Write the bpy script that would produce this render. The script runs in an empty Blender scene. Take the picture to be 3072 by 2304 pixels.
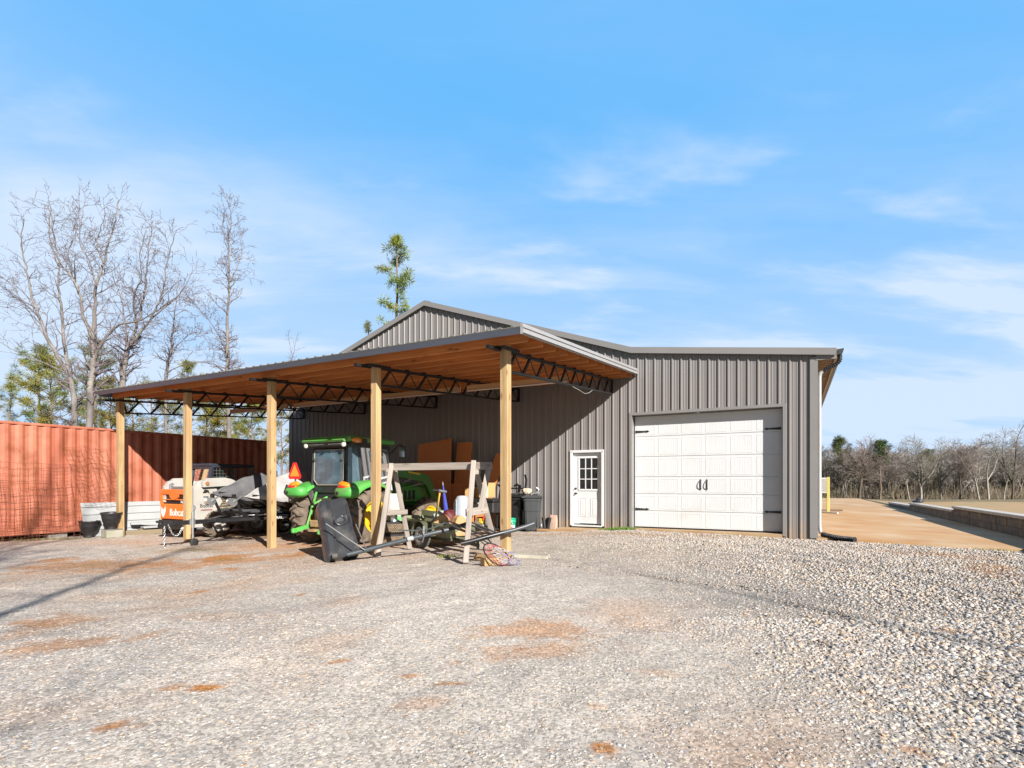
import bpy, math, random
import numpy as np
from mathutils import Vector, Matrix

random.seed(7)
RNG = np.random.default_rng(11)
R = math.radians
scene = bpy.context.scene
COL = scene.collection
PI = math.pi

# ------------------------------------------------------------------ camera frame / building frame
F, HY, HC = 1601.26, 1448.4, 1.219          # focal length and horizon row on the 3072 px wide photograph, eye height
TH = 0.4849                                 # the building is turned 27.8 degrees
OX, OY = 3.2704, 14.5364                    # foot of the big door's left jamb
UX, UY = math.cos(TH), -math.sin(TH)        # along the front wall, to the right
VX, VY = math.sin(TH), math.cos(TH)         # into the building


def W(a, b, z=0.0):
    return Vector((OX + UX * a + VX * b, OY + UY * a + VY * b, z))


def AB(X, Y):
    dx, dy = X - OX, Y - OY
    return dx * UX + dy * UY, dx * VX + dy * VY


def gz(X, Y):
    a, b = AB(X, Y)
    z = -.04 - .24 * (1 - np.exp(-np.clip(-a, 0, 60) / 4.5)) - .016 * np.clip(a, 0, 10)
    return z - .034 * np.clip(Y - 46, 0, 75)


def G(a, b):
    p = W(a, b)
    return Vector((p.x, p.y, float(gz(p.x, p.y))))


def ray(px, py, D):
    """A point at distance D (along the view axis) on the sight line of a photograph pixel: used once, to read sizes off the photograph."""
    return Vector(((px - 1536) / F * D, D, HC - (py - HY) / F * D))


def ground_at(px, py):
    Y = 12.0
    for _ in range(12):
        X = (px - 1536) / F * Y
        Y = F * (HC - float(gz(X, Y))) / (py - HY)
    X = (px - 1536) / F * Y
    return Vector((X, Y, float(gz(X, Y))))


def noise2(x, y, s, seed=0):
    """smooth value noise, vectorised"""
    x = np.asarray(x, float) / s + 1000.3
    y = np.asarray(y, float) / s + 1000.7
    xi, yi = np.floor(x).astype(np.int64), np.floor(y).astype(np.int64)
    fx, fy = x - xi, y - yi
    fx, fy = fx * fx * (3 - 2 * fx), fy * fy * (3 - 2 * fy)

    def h(i, j):
        n = (i * 374761393 + j * 668265263 + seed * 1274126177) & 0x7fffffff
        n = ((n ^ (n >> 13)) * 1274126177) & 0x7fffffff
        return ((n ^ (n >> 16)) & 0xffff) / 65535.0
    return (h(xi, yi) * (1 - fx) + h(xi + 1, yi) * fx) * (1 - fy) + (h(xi, yi + 1) * (1 - fx) + h(xi + 1, yi + 1) * fx) * fy


def fbm(x, y, s, seed=0, o=4):
    t, w, a = 0, 0, 1.0
    for k in range(o):
        t = t + a * noise2(x, y, s / 2 ** k, seed + k * 7)
        w += a
        a *= .55
    return t / w


# ------------------------------------------------------------------ materials
MATS = {}


def M(name, c1, c2=None, rough=.6, metal=0.0, scale=6.0, stretch=(1, 1, 1), bump=0.0, bscale=40.0, lo=.35, hi=.65, detail=5, spec=.5, attr=None, trans=0.0, dirt=None, dscale=1.2, dlo=.55, dhi=.8, coat=0.0):
    if name in MATS:
        return MATS[name]
    m = bpy.data.materials.new(name)
    m.use_nodes = True
    nt = m.node_tree
    N, L = nt.nodes, nt.links
    bs = N['Principled BSDF']
    if c2 is None:
        c2 = tuple(x * .86 for x in c1)
    tc = N.new('ShaderNodeTexCoord')
    mp = N.new('ShaderNodeMapping')
    mp.inputs['Scale'].default_value = stretch
    L.new(tc.outputs['Object'], mp.inputs['Vector'])
    nz = N.new('ShaderNodeTexNoise')
    nz.inputs['Scale'].default_value = scale
    nz.inputs['Detail'].default_value = detail
    L.new(mp.outputs[0], nz.inputs['Vector'])
    rp = N.new('ShaderNodeValToRGB')
    rp.color_ramp.elements[0].position = lo
    rp.color_ramp.elements[1].position = hi
    rp.color_ramp.elements[0].color = (*c1, 1)
    rp.color_ramp.elements[1].color = (*c2, 1)
    L.new(nz.outputs['Fac'], rp.inputs[0])
    out = rp.outputs[0]
    if dirt is not None:
        n2 = N.new('ShaderNodeTexNoise')
        n2.inputs['Scale'].default_value = dscale
        n2.inputs['Detail'].default_value = 7
        L.new(tc.outputs['Object'], n2.inputs['Vector'])
        mr = N.new('ShaderNodeMapRange')
        mr.inputs['From Min'].default_value = dlo
        mr.inputs['From Max'].default_value = dhi
        L.new(n2.outputs['Fac'], mr.inputs['Value'])
        mx = N.new('ShaderNodeMix')
        mx.data_type = 'RGBA'
        L.new(mr.outputs[0], mx.inputs['Factor'])
        L.new(out, mx.inputs['A'])
        mx.inputs['B'].default_value = (*dirt, 1)
        out = mx.outputs['Result']
    if attr:
        at = N.new('ShaderNodeAttribute')
        at.attribute_name = attr
        mx = N.new('ShaderNodeMix')
        mx.data_type = 'RGBA'
        mx.blend_type = 'MULTIPLY'
        mx.inputs['Factor'].default_value = 1
        L.new(out, mx.inputs['A'])
        L.new(at.outputs['Color'], mx.inputs['B'])
        out = mx.outputs['Result']
    L.new(out, bs.inputs['Base Color'])
    bs.inputs['Roughness'].default_value = rough
    bs.inputs['Metallic'].default_value = metal
    bs.inputs['Specular IOR Level'].default_value = spec
    if coat:
        bs.inputs['Coat Weight'].default_value = coat
        bs.inputs['Coat Roughness'].default_value = .12
    if trans:
        bs.inputs['Transmission Weight'].default_value = trans
    if bump:
        n3 = N.new('ShaderNodeTexNoise')
        n3.inputs['Scale'].default_value = bscale
        n3.inputs['Detail'].default_value = 6
        L.new(mp.outputs[0], n3.inputs['Vector'])
        bp = N.new('ShaderNodeBump')
        bp.inputs['Strength'].default_value = bump
        bp.inputs['Distance'].default_value = .02
        L.new(n3.outputs['Fac'], bp.inputs['Height'])
        L.new(bp.outputs[0], bs.inputs['Normal'])
    MATS[name] = m
    return m


def wood(name, c1, c2, axis, knot=(.25, .1, .03), rough=.75, scale=14, kn=1.6):
    """lumber with grain along one axis (0, 1 or 2) and knots"""
    if name in MATS:
        return MATS[name]
    st = [1, 1, 1]
    st[axis] = .06
    m = M(name, c1, c2, rough=rough, scale=scale, stretch=tuple(st), bump=.25, bscale=60, lo=.3, hi=.7, detail=8)
    nt = m.node_tree
    N, L = nt.nodes, nt.links
    bs = N['Principled BSDF']
    src = bs.inputs['Base Color'].links[0].from_socket
    tc = N.new('ShaderNodeTexCoord')
    mp = N.new('ShaderNodeMapping')
    s2 = [7, 7, 7]
    s2[axis] = kn
    mp.inputs['Scale'].default_value = s2
    L.new(tc.outputs['Object'], mp.inputs['Vector'])
    vo = N.new('ShaderNodeTexVoronoi')
    vo.inputs['Scale'].default_value = 1
    L.new(mp.outputs[0], vo.inputs['Vector'])
    mr = N.new('ShaderNodeMapRange')
    mr.inputs['From Min'].default_value = .08
    mr.inputs['From Max'].default_value = .2
    mr.inputs['To Min'].default_value = .75
    mr.inputs['To Max'].default_value = 0
    L.new(vo.outputs['Distance'], mr.inputs['Value'])
    mx = N.new('ShaderNodeMix')
    mx.data_type = 'RGBA'
    L.new(mr.outputs[0], mx.inputs['Factor'])
    L.new(src, mx.inputs['A'])
    mx.inputs['B'].default_value = (*knot, 1)
    # long board-to-board tone
    n2 = N.new('ShaderNodeTexNoise')
    n2.inputs['Scale'].default_value = .9
    L.new(tc.outputs['Object'], n2.inputs['Vector'])
    hs = N.new('ShaderNodeHueSaturation')
    mr2 = N.new('ShaderNodeMapRange')
    mr2.inputs['To Min'].default_value = .72
    mr2.inputs['To Max'].default_value = 1.28
    L.new(n2.outputs['Fac'], mr2.inputs['Value'])
    L.new(mr2.outputs[0], hs.inputs['Value'])
    L.new(mx.outputs['Result'], hs.inputs['Color'])
    L.new(hs.outputs[0], bs.inputs['Base Color'])
    return m


def glass(name, tint=(.55, .75, .85), alpha=.35, rough=.03):
    if name in MATS:
        return MATS[name]
    m = bpy.data.materials.new(name)
    m.use_nodes = True
    nt = m.node_tree
    N, L = nt.nodes, nt.links
    N.remove(N['Principled BSDF'])
    tr = N.new('ShaderNodeBsdfTransparent')
    tr.inputs[0].default_value = (*tint, 1)
    gl = N.new('ShaderNodeBsdfGlossy')
    gl.inputs['Roughness'].default_value = rough
    gl.inputs[0].default_value = (.9, .95, 1, 1)
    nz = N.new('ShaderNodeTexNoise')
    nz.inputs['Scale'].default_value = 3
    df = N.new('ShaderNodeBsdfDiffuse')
    df.inputs[0].default_value = (.24, .38, .47, 1)  # dust film with reflected blue sky painted into its colour
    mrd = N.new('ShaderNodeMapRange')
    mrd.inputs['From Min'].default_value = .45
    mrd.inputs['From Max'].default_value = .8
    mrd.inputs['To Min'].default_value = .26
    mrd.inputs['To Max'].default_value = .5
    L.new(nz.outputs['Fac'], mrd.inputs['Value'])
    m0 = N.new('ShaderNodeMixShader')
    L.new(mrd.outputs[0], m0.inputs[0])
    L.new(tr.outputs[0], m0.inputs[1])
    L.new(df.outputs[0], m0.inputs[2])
    fr = N.new('ShaderNodeFresnel')
    fr.inputs[0].default_value = 1.5
    ad = N.new('ShaderNodeMath')
    ad.operation = 'ADD'
    ad.inputs[1].default_value = alpha * .05
    L.new(fr.outputs[0], ad.inputs[0])
    mx = N.new('ShaderNodeMixShader')
    L.new(ad.outputs[0], mx.inputs[0])
    L.new(m0.outputs[0], mx.inputs[1])
    L.new(gl.outputs[0], mx.inputs[2])
    L.new(mx.outputs[0], N['Material Output'].inputs[0])
    MATS[name] = m
    return m


# ------------------------------------------------------------------ mesh collector
def rotm(rx=0, ry=0, rz=0):
    return Matrix.Rotation(rz, 3, 'Z') @ Matrix.Rotation(ry, 3, 'Y') @ Matrix.Rotation(rx, 3, 'X')


class MB:
    def __init__(s):
        s.v, s.f, s.sm = [], [], []

    def add(s, vs, fs, smooth=False):
        o = len(s.v)
        s.v += [tuple(p) for p in vs]
        s.f += [tuple(i + o for i in f) for f in fs]
        s.sm += [smooth] * len(fs)
        return s

    def box(s, c, d, rot=None, bev=0.0):
        """box of size d round centre c; bev cuts the edges"""
        x, y, z = d[0] / 2, d[1] / 2, d[2] / 2
        c = Vector(c)
        if bev:
            b = min(bev, x * .49, y * .49, z * .49)
            vs, idx = [], {}
            for sx in (-1, 1):
                for sy in (-1, 1):
                    for sz in (-1, 1):
                        for k in range(3):
                            p = [sx * (x - b), sy * (y - b), sz * (z - b)]
                            p[k] = (sx * x, sy * y, sz * z)[k]
                            idx[sx, sy, sz, k] = len(vs)
                            vs.append(Vector(p))
            fs = []
            for k in range(3):
                i, j = (k + 1) % 3, (k + 2) % 3
                for sg in (-1, 1):
                    q = []
                    for (p1, p2) in ((-1, -1), (1, -1), (1, 1), (-1, 1)):
                        t = [0, 0, 0]
                        t[k], t[i], t[j] = sg, p1, p2
                        q.append(idx[(*t, k)])
                    fs.append(q if sg > 0 else q[::-1])
            for k in range(3):
                i, j = (k + 1) % 3, (k + 2) % 3
                for p1 in (-1, 1):
                    for p2 in (-1, 1):
                        def key(sk, w):
                            t = [0, 0, 0]
                            t[k], t[i], t[j] = sk, p1, p2
                            return idx[(*t, w)]
                        q = [key(-1, i), key(1, i), key(1, j), key(-1, j)]
                        fs.append(q if p1 * p2 < 0 else q[::-1])
            for sx in (-1, 1):
                for sy in (-1, 1):
                    for sz in (-1, 1):
                        q = [idx[sx, sy, sz, k] for k in range(3)]
                        fs.append(q if sx * sy * sz > 0 else q[::-1])
        else:
            vs = [Vector((sx * x, sy * y, sz * z)) for sx in (-1, 1) for sy in (-1, 1) for sz in (-1, 1)]
            fs = [(0, 1, 3, 2), (4, 6, 7, 5), (0, 4, 5, 1), (2, 3, 7, 6), (0, 2, 6, 4), (1, 5, 7, 3)]
        if rot is not None:
            vs = [rot @ p for p in vs]
        return s.add([p + c for p in vs], fs)

    def bar(s, p, q, w, h, up=(0, 0, 1), bev=0.0, roll=0.0):
        """rectangular bar from p to q: w across, h along up"""
        p, q = Vector(p), Vector(q)
        d = q - p
        y = d.normalized()
        x = y.cross(Vector(up))
        if x.length < 1e-4:
            x = y.cross(Vector((1, 0, 0)))
        x.normalize()
        z = x.cross(y)
        m = Matrix((x, y, z)).transposed()
        if roll:
            m = m @ Matrix.Rotation(roll, 3, 'Y')
        return s.box((p + q) / 2, (w, d.length, h), m, bev)

    def tube(s, pts, r, n=8, cap=True, smooth=True, closed=False):
        pts = [Vector(p) for p in pts]
        k = len(pts)
        rr = r if isinstance(r, (list, tuple)) else [r] * k
        vs, fs = [], []
        nrm = None
        for i, p in enumerate(pts):
            if closed:
                t = (pts[(i + 1) % k] - pts[i - 1]).normalized()
            else:
                t = (pts[min(i + 1, k - 1)] - pts[max(i - 1, 0)])
                t = t.normalized() if t.length > 1e-9 else Vector((0, 0, 1))
            if nrm is None:
                nrm = t.cross(Vector((0, 0, 1)) if abs(t.z) < .9 else Vector((1, 0, 0))).normalized()
            else:
                nrm = (nrm - t * nrm.dot(t))
                nrm = nrm.normalized() if nrm.length > 1e-6 else t.orthogonal().normalized()
            bn = t.cross(nrm)
            for j in range(n):
                an = 2 * PI * j / n
                vs.append(p + (nrm * math.cos(an) + bn * math.sin(an)) * rr[i])
        m = k if closed else k - 1
        for i in range(m):
            for j in range(n):
                a, b = i * n + j, i * n + (j + 1) % n
                c, d = ((i + 1) % k) * n + (j + 1) % n, ((i + 1) % k) * n + j
                fs.append((a, b, c, d))
        s.add(vs, fs, smooth)
        if cap and not closed:
            s.add(vs[:n][::-1], [tuple(range(n))])
            s.add(vs[-n:], [tuple(range(n))])
        return s

    def lathe(s, prof, n=24, c=(0, 0, 0), axis='z', smooth=True, cap=False):
        """profile of (radius, height) spun round an axis"""
        vs, fs = [], []
        for (r, h) in prof:
            for j in range(n):
                an = 2 * PI * j / n
                x, y = r * math.cos(an), r * math.sin(an)
                p = {'z': (x, y, h), 'x': (h, x, y), 'y': (y, h, x)}[axis]
                vs.append(Vector(p) + Vector(c))
        for i in range(len(prof) - 1):
            for j in range(n):
                a, b = i * n + j, i * n + (j + 1) % n
                fs.append((a, b, b + n, a + n))
        if cap:
            fs.append(tuple(range(n))[::-1])
            fs.append(tuple(range((len(prof) - 1) * n, len(prof) * n)))
        return s.add(vs, fs, smooth)

    def prism(s, poly, y0, y1, fn=None):
        """polygon of (x, z) pushed from y0 to y1; fn maps (x, y, z) to a point"""
        n = len(poly)
        fn = fn or (lambda x, y, z: (x, y, z))
        vs = [fn(x, y0, z) for x, z in poly] + [fn(x, y1, z) for x, z in poly]
        fs = [tuple(range(n)), tuple(range(n, 2 * n))[::-1]]
        fs += [(i, i + n, (i + 1) % n + n, (i + 1) % n) for i in range(n)]
        return s.add(vs, fs)

    def grid(s, fn, nu, nv, smooth=True, both=False):
        vs = [fn(i / nu, j / nv) for i in range(nu + 1) for j in range(nv + 1)]
        fs = [(i * (nv + 1) + j, (i + 1) * (nv + 1) + j, (i + 1) * (nv + 1) + j + 1, i * (nv + 1) + j + 1) for i in range(nu) for j in range(nv)]
        return s.add(vs, fs, smooth)

    def quad(s, a, b, c, d):
        return s.add([a, b, c, d], [(0, 1, 2, 3)])

    def xf(s, m):
        s.v = [tuple(m @ Vector(p)) for p in s.v]
        return s

    def build(s, name, mat, parent=None, weld=False, fixn=True):
        me = bpy.data.meshes.new(name)
        me.from_pydata(s.v, [], s.f)
        me.materials.append(mat)
        me.polygons.foreach_set('use_smooth', s.sm)
        if fixn:
            import bmesh
            bm = bmesh.new()
            bm.from_mesh(me)
            if weld:
                bmesh.ops.remove_doubles(bm, verts=bm.verts, dist=1e-4)
            bmesh.ops.recalc_face_normals(bm, faces=bm.faces)
            bm.to_mesh(me)
            bm.free()
        me.update()
        o = bpy.data.objects.new(name, me)
        COL.objects.link(o)
        if parent:
            o.parent = parent
        return o


def tag(o, label=None, cat=None, group=None, kind=None):
    if label:
        o['label'] = label
    if cat:
        o['category'] = cat
    if group:
        o['group'] = group
    if kind:
        o['kind'] = kind
    return o


def thing(name, label, cat, loc=(0, 0, 0), rz=0.0, group=None):
    o = bpy.data.objects.new(name, None)
    o.empty_display_size = .2
    COL.objects.link(o)
    o.location = loc
    o.rotation_euler = (0, 0, rz)
    return tag(o, label, cat, group)


def bthing(name, label, cat, a, b, z=None, rz=0.0, group=None):
    """a thing placed in the building's frame; its own x runs along the front wall, y into the building"""
    p = W(a, b)
    p.z = float(gz(p.x, p.y)) if z is None else z
    return thing(name, label, cat, p, -TH + rz, group)


def text(name, body, size, mat, parent, loc, rot, ext=.003, align='CENTER', sx=1.0):
    cu = bpy.data.curves.new(name, 'FONT')
    cu.body = body
    cu.size = size
    cu.extrude = ext
    cu.align_x = align
    cu.align_y = 'CENTER'
    cu.materials.append(mat)
    tmp = bpy.data.objects.new(name + '_curve', cu)
    COL.objects.link(tmp)
    me = bpy.data.meshes.new_from_object(tmp.evaluated_get(bpy.context.evaluated_depsgraph_get()))
    bpy.data.objects.remove(tmp)
    me.name = name
    if not me.materials:
        me.materials.append(mat)
    o = bpy.data.objects.new(name, me)
    COL.objects.link(o)
    o.parent = parent
    o.location = loc
    o.rotation_euler = rot
    o.scale = (sx, 1, 1)
    return o


def npmesh(name, V, Fs, mat, parent=None, col=None, smooth=False):
    """mesh straight from numpy arrays: V (n,3), Fs (m,k) of one face size"""
    me = bpy.data.meshes.new(name)
    n, (m, k) = len(V), Fs.shape
    me.vertices.add(n)
    me.vertices.foreach_set('co', np.ascontiguousarray(V, dtype=np.float32).ravel())
    me.loops.add(m * k)
    me.loops.foreach_set('vertex_index', np.ascontiguousarray(Fs, dtype=np.int32).ravel())
    me.polygons.add(m)
    me.polygons.foreach_set('loop_start', np.arange(0, m * k, k, dtype=np.int32))
    me.polygons.foreach_set('loop_total', np.full(m, k, dtype=np.int32))
    if smooth:
        me.polygons.foreach_set('use_smooth', np.ones(m, dtype=bool))
    me.update(calc_edges=True)
    if col is not None:
        at = me.attributes.new('tint', 'FLOAT_COLOR', 'POINT')
        c = np.ones((n, 4), dtype=np.float32)
        c[:, :3] = col
        at.data.foreach_set('color', c.ravel())
    me.materials.append(mat)
    o = bpy.data.objects.new(name, me)
    COL.objects.link(o)
    if parent:
        o.parent = parent
    return o


def segs(P0, P1, R0, R1, n=4):
    """many separate tapered prisms at once: returns V, F(quads)"""
    P0, P1 = np.asarray(P0, float), np.asarray(P1, float)
    R0, R1 = np.asarray(R0, float), np.asarray(R1, float)
    d = P1 - P0
    ln = np.linalg.norm(d, axis=1, keepdims=True) + 1e-9
    d = d / ln
    ref = np.where(np.abs(d[:, 2:3]) < .9, np.array([[0, 0, 1.]]), np.array([[1., 0, 0]]))
    x = np.cross(d, ref)
    x /= np.linalg.norm(x, axis=1, keepdims=True) + 1e-9
    y = np.cross(d, x)
    an = np.arange(n) * 2 * PI / n
    ring = x[:, None, :] * np.cos(an)[None, :, None] + y[:, None, :] * np.sin(an)[None, :, None]
    V = np.concatenate([P0[:, None, :] + ring * R0[:, None, None], P1[:, None, :] + ring * R1[:, None, None]], axis=1).reshape(-1, 3)
    k = len(P0)
    base = (np.arange(k) * 2 * n)[:, None]
    j = np.arange(n)
    q = np.stack([j, (j + 1) % n, (j + 1) % n + n, j + n], axis=1)
    Fq = (base[:, :, None] + q[None]).reshape(-1, 4)
    return V, Fq
# ------------------------------------------------------------------ camera
cam_d = bpy.data.cameras.new('camera')
cam = bpy.data.objects.new('camera', cam_d)
COL.objects.link(cam)
cam.location = (0, 0, HC)
cam.rotation_euler = (R(90), 0, 0)
cam_d.sensor_width = 36
cam_d.lens = 36 * F / 3072
cam_d.shift_y = (HY - 1152) / 3072
cam_d.clip_start = .05
cam_d.clip_end = 3000
scene.camera = cam

# ------------------------------------------------------------------ light and sky
SUNV = Vector((.523, -.852, .525)).normalized()
sun_d = bpy.data.lights.new('sun', 'SUN')
sun_d.energy = 5.0
sun_d.angle = R(.5)
sun_d.color = (1.0, .95, .88)
sun = bpy.data.objects.new('sun', sun_d)
COL.objects.link(sun)
sun.rotation_euler = SUNV.to_track_quat('Z', 'Y').to_euler()
sun.location = (10, -16, 12)

world = bpy.data.worlds.new('World')
scene.world = world
world.use_nodes = True
nt = world.node_tree
N, L = nt.nodes, nt.links
bg = N['Background']
sky = N.new('ShaderNodeTexSky')
sky.sky_type = 'NISHITA'
sky.sun_disc = False
sky.sun_elevation = math.asin(SUNV.z)
sky.sun_rotation = math.atan2(SUNV.x, SUNV.y)
sky.air_density = 1.0
sky.dust_density = .2
sky.ozone_density = 2.0
hs = N.new('ShaderNodeHueSaturation')
hs.inputs['Saturation'].default_value = 1.15
hs.inputs['Value'].default_value = .42
L.new(sky.outputs[0], hs.inputs['Color'])
tc = N.new('ShaderNodeTexCoord')
sx = N.new('ShaderNodeSeparateXYZ')
L.new(tc.outputs['Generated'], sx.inputs[0])


def mth(op, a, b=None, clamp=False):
    n = N.new('ShaderNodeMath')
    n.operation = op
    n.use_clamp = clamp
    for i, q in enumerate((a, b)):
        if q is None:
            continue
        if isinstance(q, (int, float)):
            n.inputs[i].default_value = q
        else:
            L.new(q, n.inputs[i])
    return n.outputs[0]


hz = N.new('ShaderNodeMapRange')               # blue brightening added to the sky ahead; the rest stays dim to deepen shade
hz.interpolation_type = 'SMOOTHSTEP'
hz.inputs['From Min'].default_value = .1
hz.inputs['From Max'].default_value = .55
hz.inputs['To Max'].default_value = .86
L.new(sx.outputs[1], hz.inputs['Value'])

zz = mth('ADD', mth('MAXIMUM', sx.outputs[2], 0.0), .16)
cv = N.new('ShaderNodeCombineXYZ')
L.new(mth('DIVIDE', sx.outputs[0], zz), cv.inputs[0])
L.new(mth('MULTIPLY', mth('DIVIDE', sx.outputs[1], zz), 1.0), cv.inputs[1])


def cloud(scale, loc, stretch, lo, hi, rough=.55, dist=.4):
    mp = N.new('ShaderNodeMapping')
    mp.inputs['Location'].default_value = loc
    mp.inputs['Scale'].default_value = stretch
    L.new(cv.outputs[0], mp.inputs[0])
    n = N.new('ShaderNodeTexNoise')
    n.inputs['Scale'].default_value = scale
    n.inputs['Detail'].default_value = 7
    n.inputs['Roughness'].default_value = rough
    n.inputs['Distortion'].default_value = dist
    L.new(mp.outputs[0], n.inputs['Vector'])
    r = N.new('ShaderNodeMapRange')
    r.interpolation_type = 'SMOOTHSTEP'
    r.inputs['From Min'].default_value = lo
    r.inputs['From Max'].default_value = hi
    L.new(n.outputs['Fac'], r.inputs['Value'])
    return r.outputs[0]


c1 = cloud(.8, (3.1, 1.7, 0), (.6, 1.25, 1), .42, .70)
c2 = cloud(2.0, (7.3, 4.2, 0), (.45, 1.5, 1), .42, .72, .6)
cm = mth('ADD', mth('MULTIPLY', c1, .75), mth('MULTIPLY', c2, .4), True)
# thin high cloud thickens towards the horizon and to the left of the view
low = N.new('ShaderNodeMapRange')
low.interpolation_type = 'SMOOTHSTEP'
low.inputs['From Min'].default_value = .60
low.inputs['From Max'].default_value = .16
L.new(mth('ADD', sx.outputs[2], mth('MULTIPLY', sx.outputs[0], .12)), low.inputs['Value'])
c3 = cloud(1.5, (1.4, 9.2, 0), (.65, 1.3, 1), .51, .70, .55, .2)
band = N.new('ShaderNodeMapRange')
band.interpolation_type = 'SMOOTHSTEP'
band.inputs['From Min'].default_value = .62
band.inputs['From Max'].default_value = .42
L.new(sx.outputs[2], band.inputs['Value'])
puff = mth('MULTIPLY', mth('MULTIPLY', c3, band.outputs[0]), .75)
cm2 = mth('MULTIPLY', cm, mth('ADD', mth('MULTIPLY', low.outputs[0], .95), .14), True)
veil = mth('MULTIPLY', low.outputs[0], .58)
msk = mth('MULTIPLY', mth('MINIMUM', mth('ADD', mth('ADD', cm2, veil), puff), .95), hz.outputs[0])
mxw = N.new('ShaderNodeMix')
mxw.data_type = 'RGBA'
L.new(msk, mxw.inputs['Factor'])
mxh = N.new('ShaderNodeMix')
mxh.data_type = 'RGBA'
L.new(hz.outputs[0], mxh.inputs['Factor'])
L.new(hs.outputs[0], mxh.inputs['A'])
mxh.inputs['B'].default_value = (.98, 3.3, 6.4, 1)
L.new(mxh.outputs['Result'], mxw.inputs['A'])
mxw.inputs['B'].default_value = (4.5, 5.1, 6.0, 1)
L.new(mxw.outputs['Result'], bg.inputs['Color'])
bg.inputs['Strength'].default_value = .1

scene.view_settings.view_transform = 'Standard'
scene.view_settings.look = 'None'
scene.view_settings.exposure = .8
scene.view_settings.gamma = 1
scene.cycles.max_bounces = 7
scene.cycles.transparent_max_bounces = 24
scene.cycles.diffuse_bounces = 4
scene.cycles.caustics_reflective = False
scene.cycles.caustics_refractive = False
scene.cycles.use_denoising = True

# ------------------------------------------------------------------ ground sheet
def lines(lo, hi, step, far):
    c = list(np.arange(lo, hi + step, step))
    out, s, x = [], step, hi + step
    while x < far:
        s *= 1.22
        x += s
        out.append(x)
    out2, s, x = [], step, lo
    while x > -far:
        s *= 1.22
        x -= s
        out2.append(x)
    return np.array(out2[::-1] + c + out)


gx = lines(-13, 12, .055, 700)
gy = lines(1.5, 16, .055, 700)
GX, GY = np.meshgrid(gx, gy, indexing='ij')
GZ = gz(GX, GY)
AA, BB = AB(GX, GY)
near = np.clip(1 - np.maximum(0, np.abs(GX) - 12) / 20, 0, 1) * np.clip(1 - np.maximum(0, GY - 16) / 20, 0, 1)


PATCH = []      # (x, y, half length, half width, angle, strength) of bare red clay showing through, in metres


def patch(px0, py0, px1, py1, wid, st, col=0):
    p, q = ground_at(px0, py0), ground_at(px1, py1)
    c = (p + q) / 2
    d = q - p
    wid *= 1 + 1.4 * min(1, max(0, (c.y - 5) / 4))
    PATCH.append((c.x, c.y, max(d.length / 2, .05), wid, math.atan2(d.y, d.x), st, col))


for a in ((97, 1682, 250, 1678, .22, .9), (325, 1707, 560, 1688, .13, .8), (560, 1690, 790, 1657, .2, 1.0), (810, 1668, 905, 1674, .2, .9), (640, 1712, 720, 1708, .1, .8),
          (0, 1900, 130, 1890, .35, .5), (0, 1980, 90, 1965, .3, .55), (570, 2066, 651, 2066, .055, 1.1), (515, 2066, 540, 2066, .04, .9), (309, 2195, 360, 2180, .05, 1.0),
          (380, 2190, 410, 2185, .03, .7), (380, 1930, 510, 1895, .12, .55), (998, 1990, 1042, 1982, .06, .9), (1373, 1885, 1870, 1895, .4, .62), (1400, 1960, 1800, 1930, .3, .5), (1199, 2027, 1239, 2030, .06, 1.1),
          (1310, 2056, 1370, 2053, .04, .9), (1781, 2240, 1836, 2262, .07, 1.1), (1350, 1990, 1385, 1985, .06, .6), (1540, 1945, 1580, 1945, .05, .8), (2810, 1885, 2900, 1895, .08, .6), (2704, 2248, 2795, 2266, .06, .8),
          (2880, 1700, 3100, 1720, .6, .55), (2560, 1650, 3100, 1680, .25, .55), (575, 1775, 625, 1775, .08, .9), (890, 1784, 910, 1784, .06, .9), (15, 1842, 60, 1835, .06, .9), (150, 1865, 260, 1862, .1, .6),
          (880, 1970, 1100, 1890, .25, .25), (1775, 2120, 1800, 2120, .03, .8), (1450, 1605, 2350, 1618, .22, .4), (40, 1690, 560, 1700, .5, .75), (330, 1722, 1000, 1652, .28, .75), (0, 1870, 330, 1855, .35, .75), (0, 1945, 330, 1930, .3, .65), (560, 1640, 1180, 1648, .45, .5), (420, 1712, 640, 1702, .2, .6), (880, 1660, 960, 1654, .16, .9), (1150, 2120, 1330, 2105, .1, .35), (1900, 2020, 2050, 2030, .12, .4), (500, 1850, 900, 1860, .3, .3), (600, 1640, 1150, 1632, .3, .7), (380, 1640, 500, 1640, .2, .4)):
    patch(*a)
for a in ((510, 1652, 662, 1650, .14, .8, 1), (640, 1680, 760, 1672, .1, .6, 1), (240, 1690, 330, 1700, .2, .4, 1), (980, 1695, 1030, 1688, .05, .5, 1)):
    patch(*a)


def clay(X, Y):
    """0..1 bare clay, 0..1 moss"""
    t = np.zeros_like(X)
    g = np.zeros_like(X)
    wob = (fbm(X, Y, .35, 3) - .5) * 1.5 + (fbm(X, Y, .09, 13) - .5) * 1.6
    for (cx, cy, l, w, an, st, col) in PATCH:
        dx, dy = X - cx, Y - cy
        e = np.sqrt(((dx * math.cos(an) + dy * math.sin(an)) / (l + .04)) ** 2 + ((-dx * math.sin(an) + dy * math.cos(an)) / w) ** 2)
        k = st * np.clip((1.0 - e + wob * .75) * 1.8, 0, 1)
        if col:
            g = np.maximum(g, k)
        else:
            t = np.maximum(t, k)
    return t, g


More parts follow.
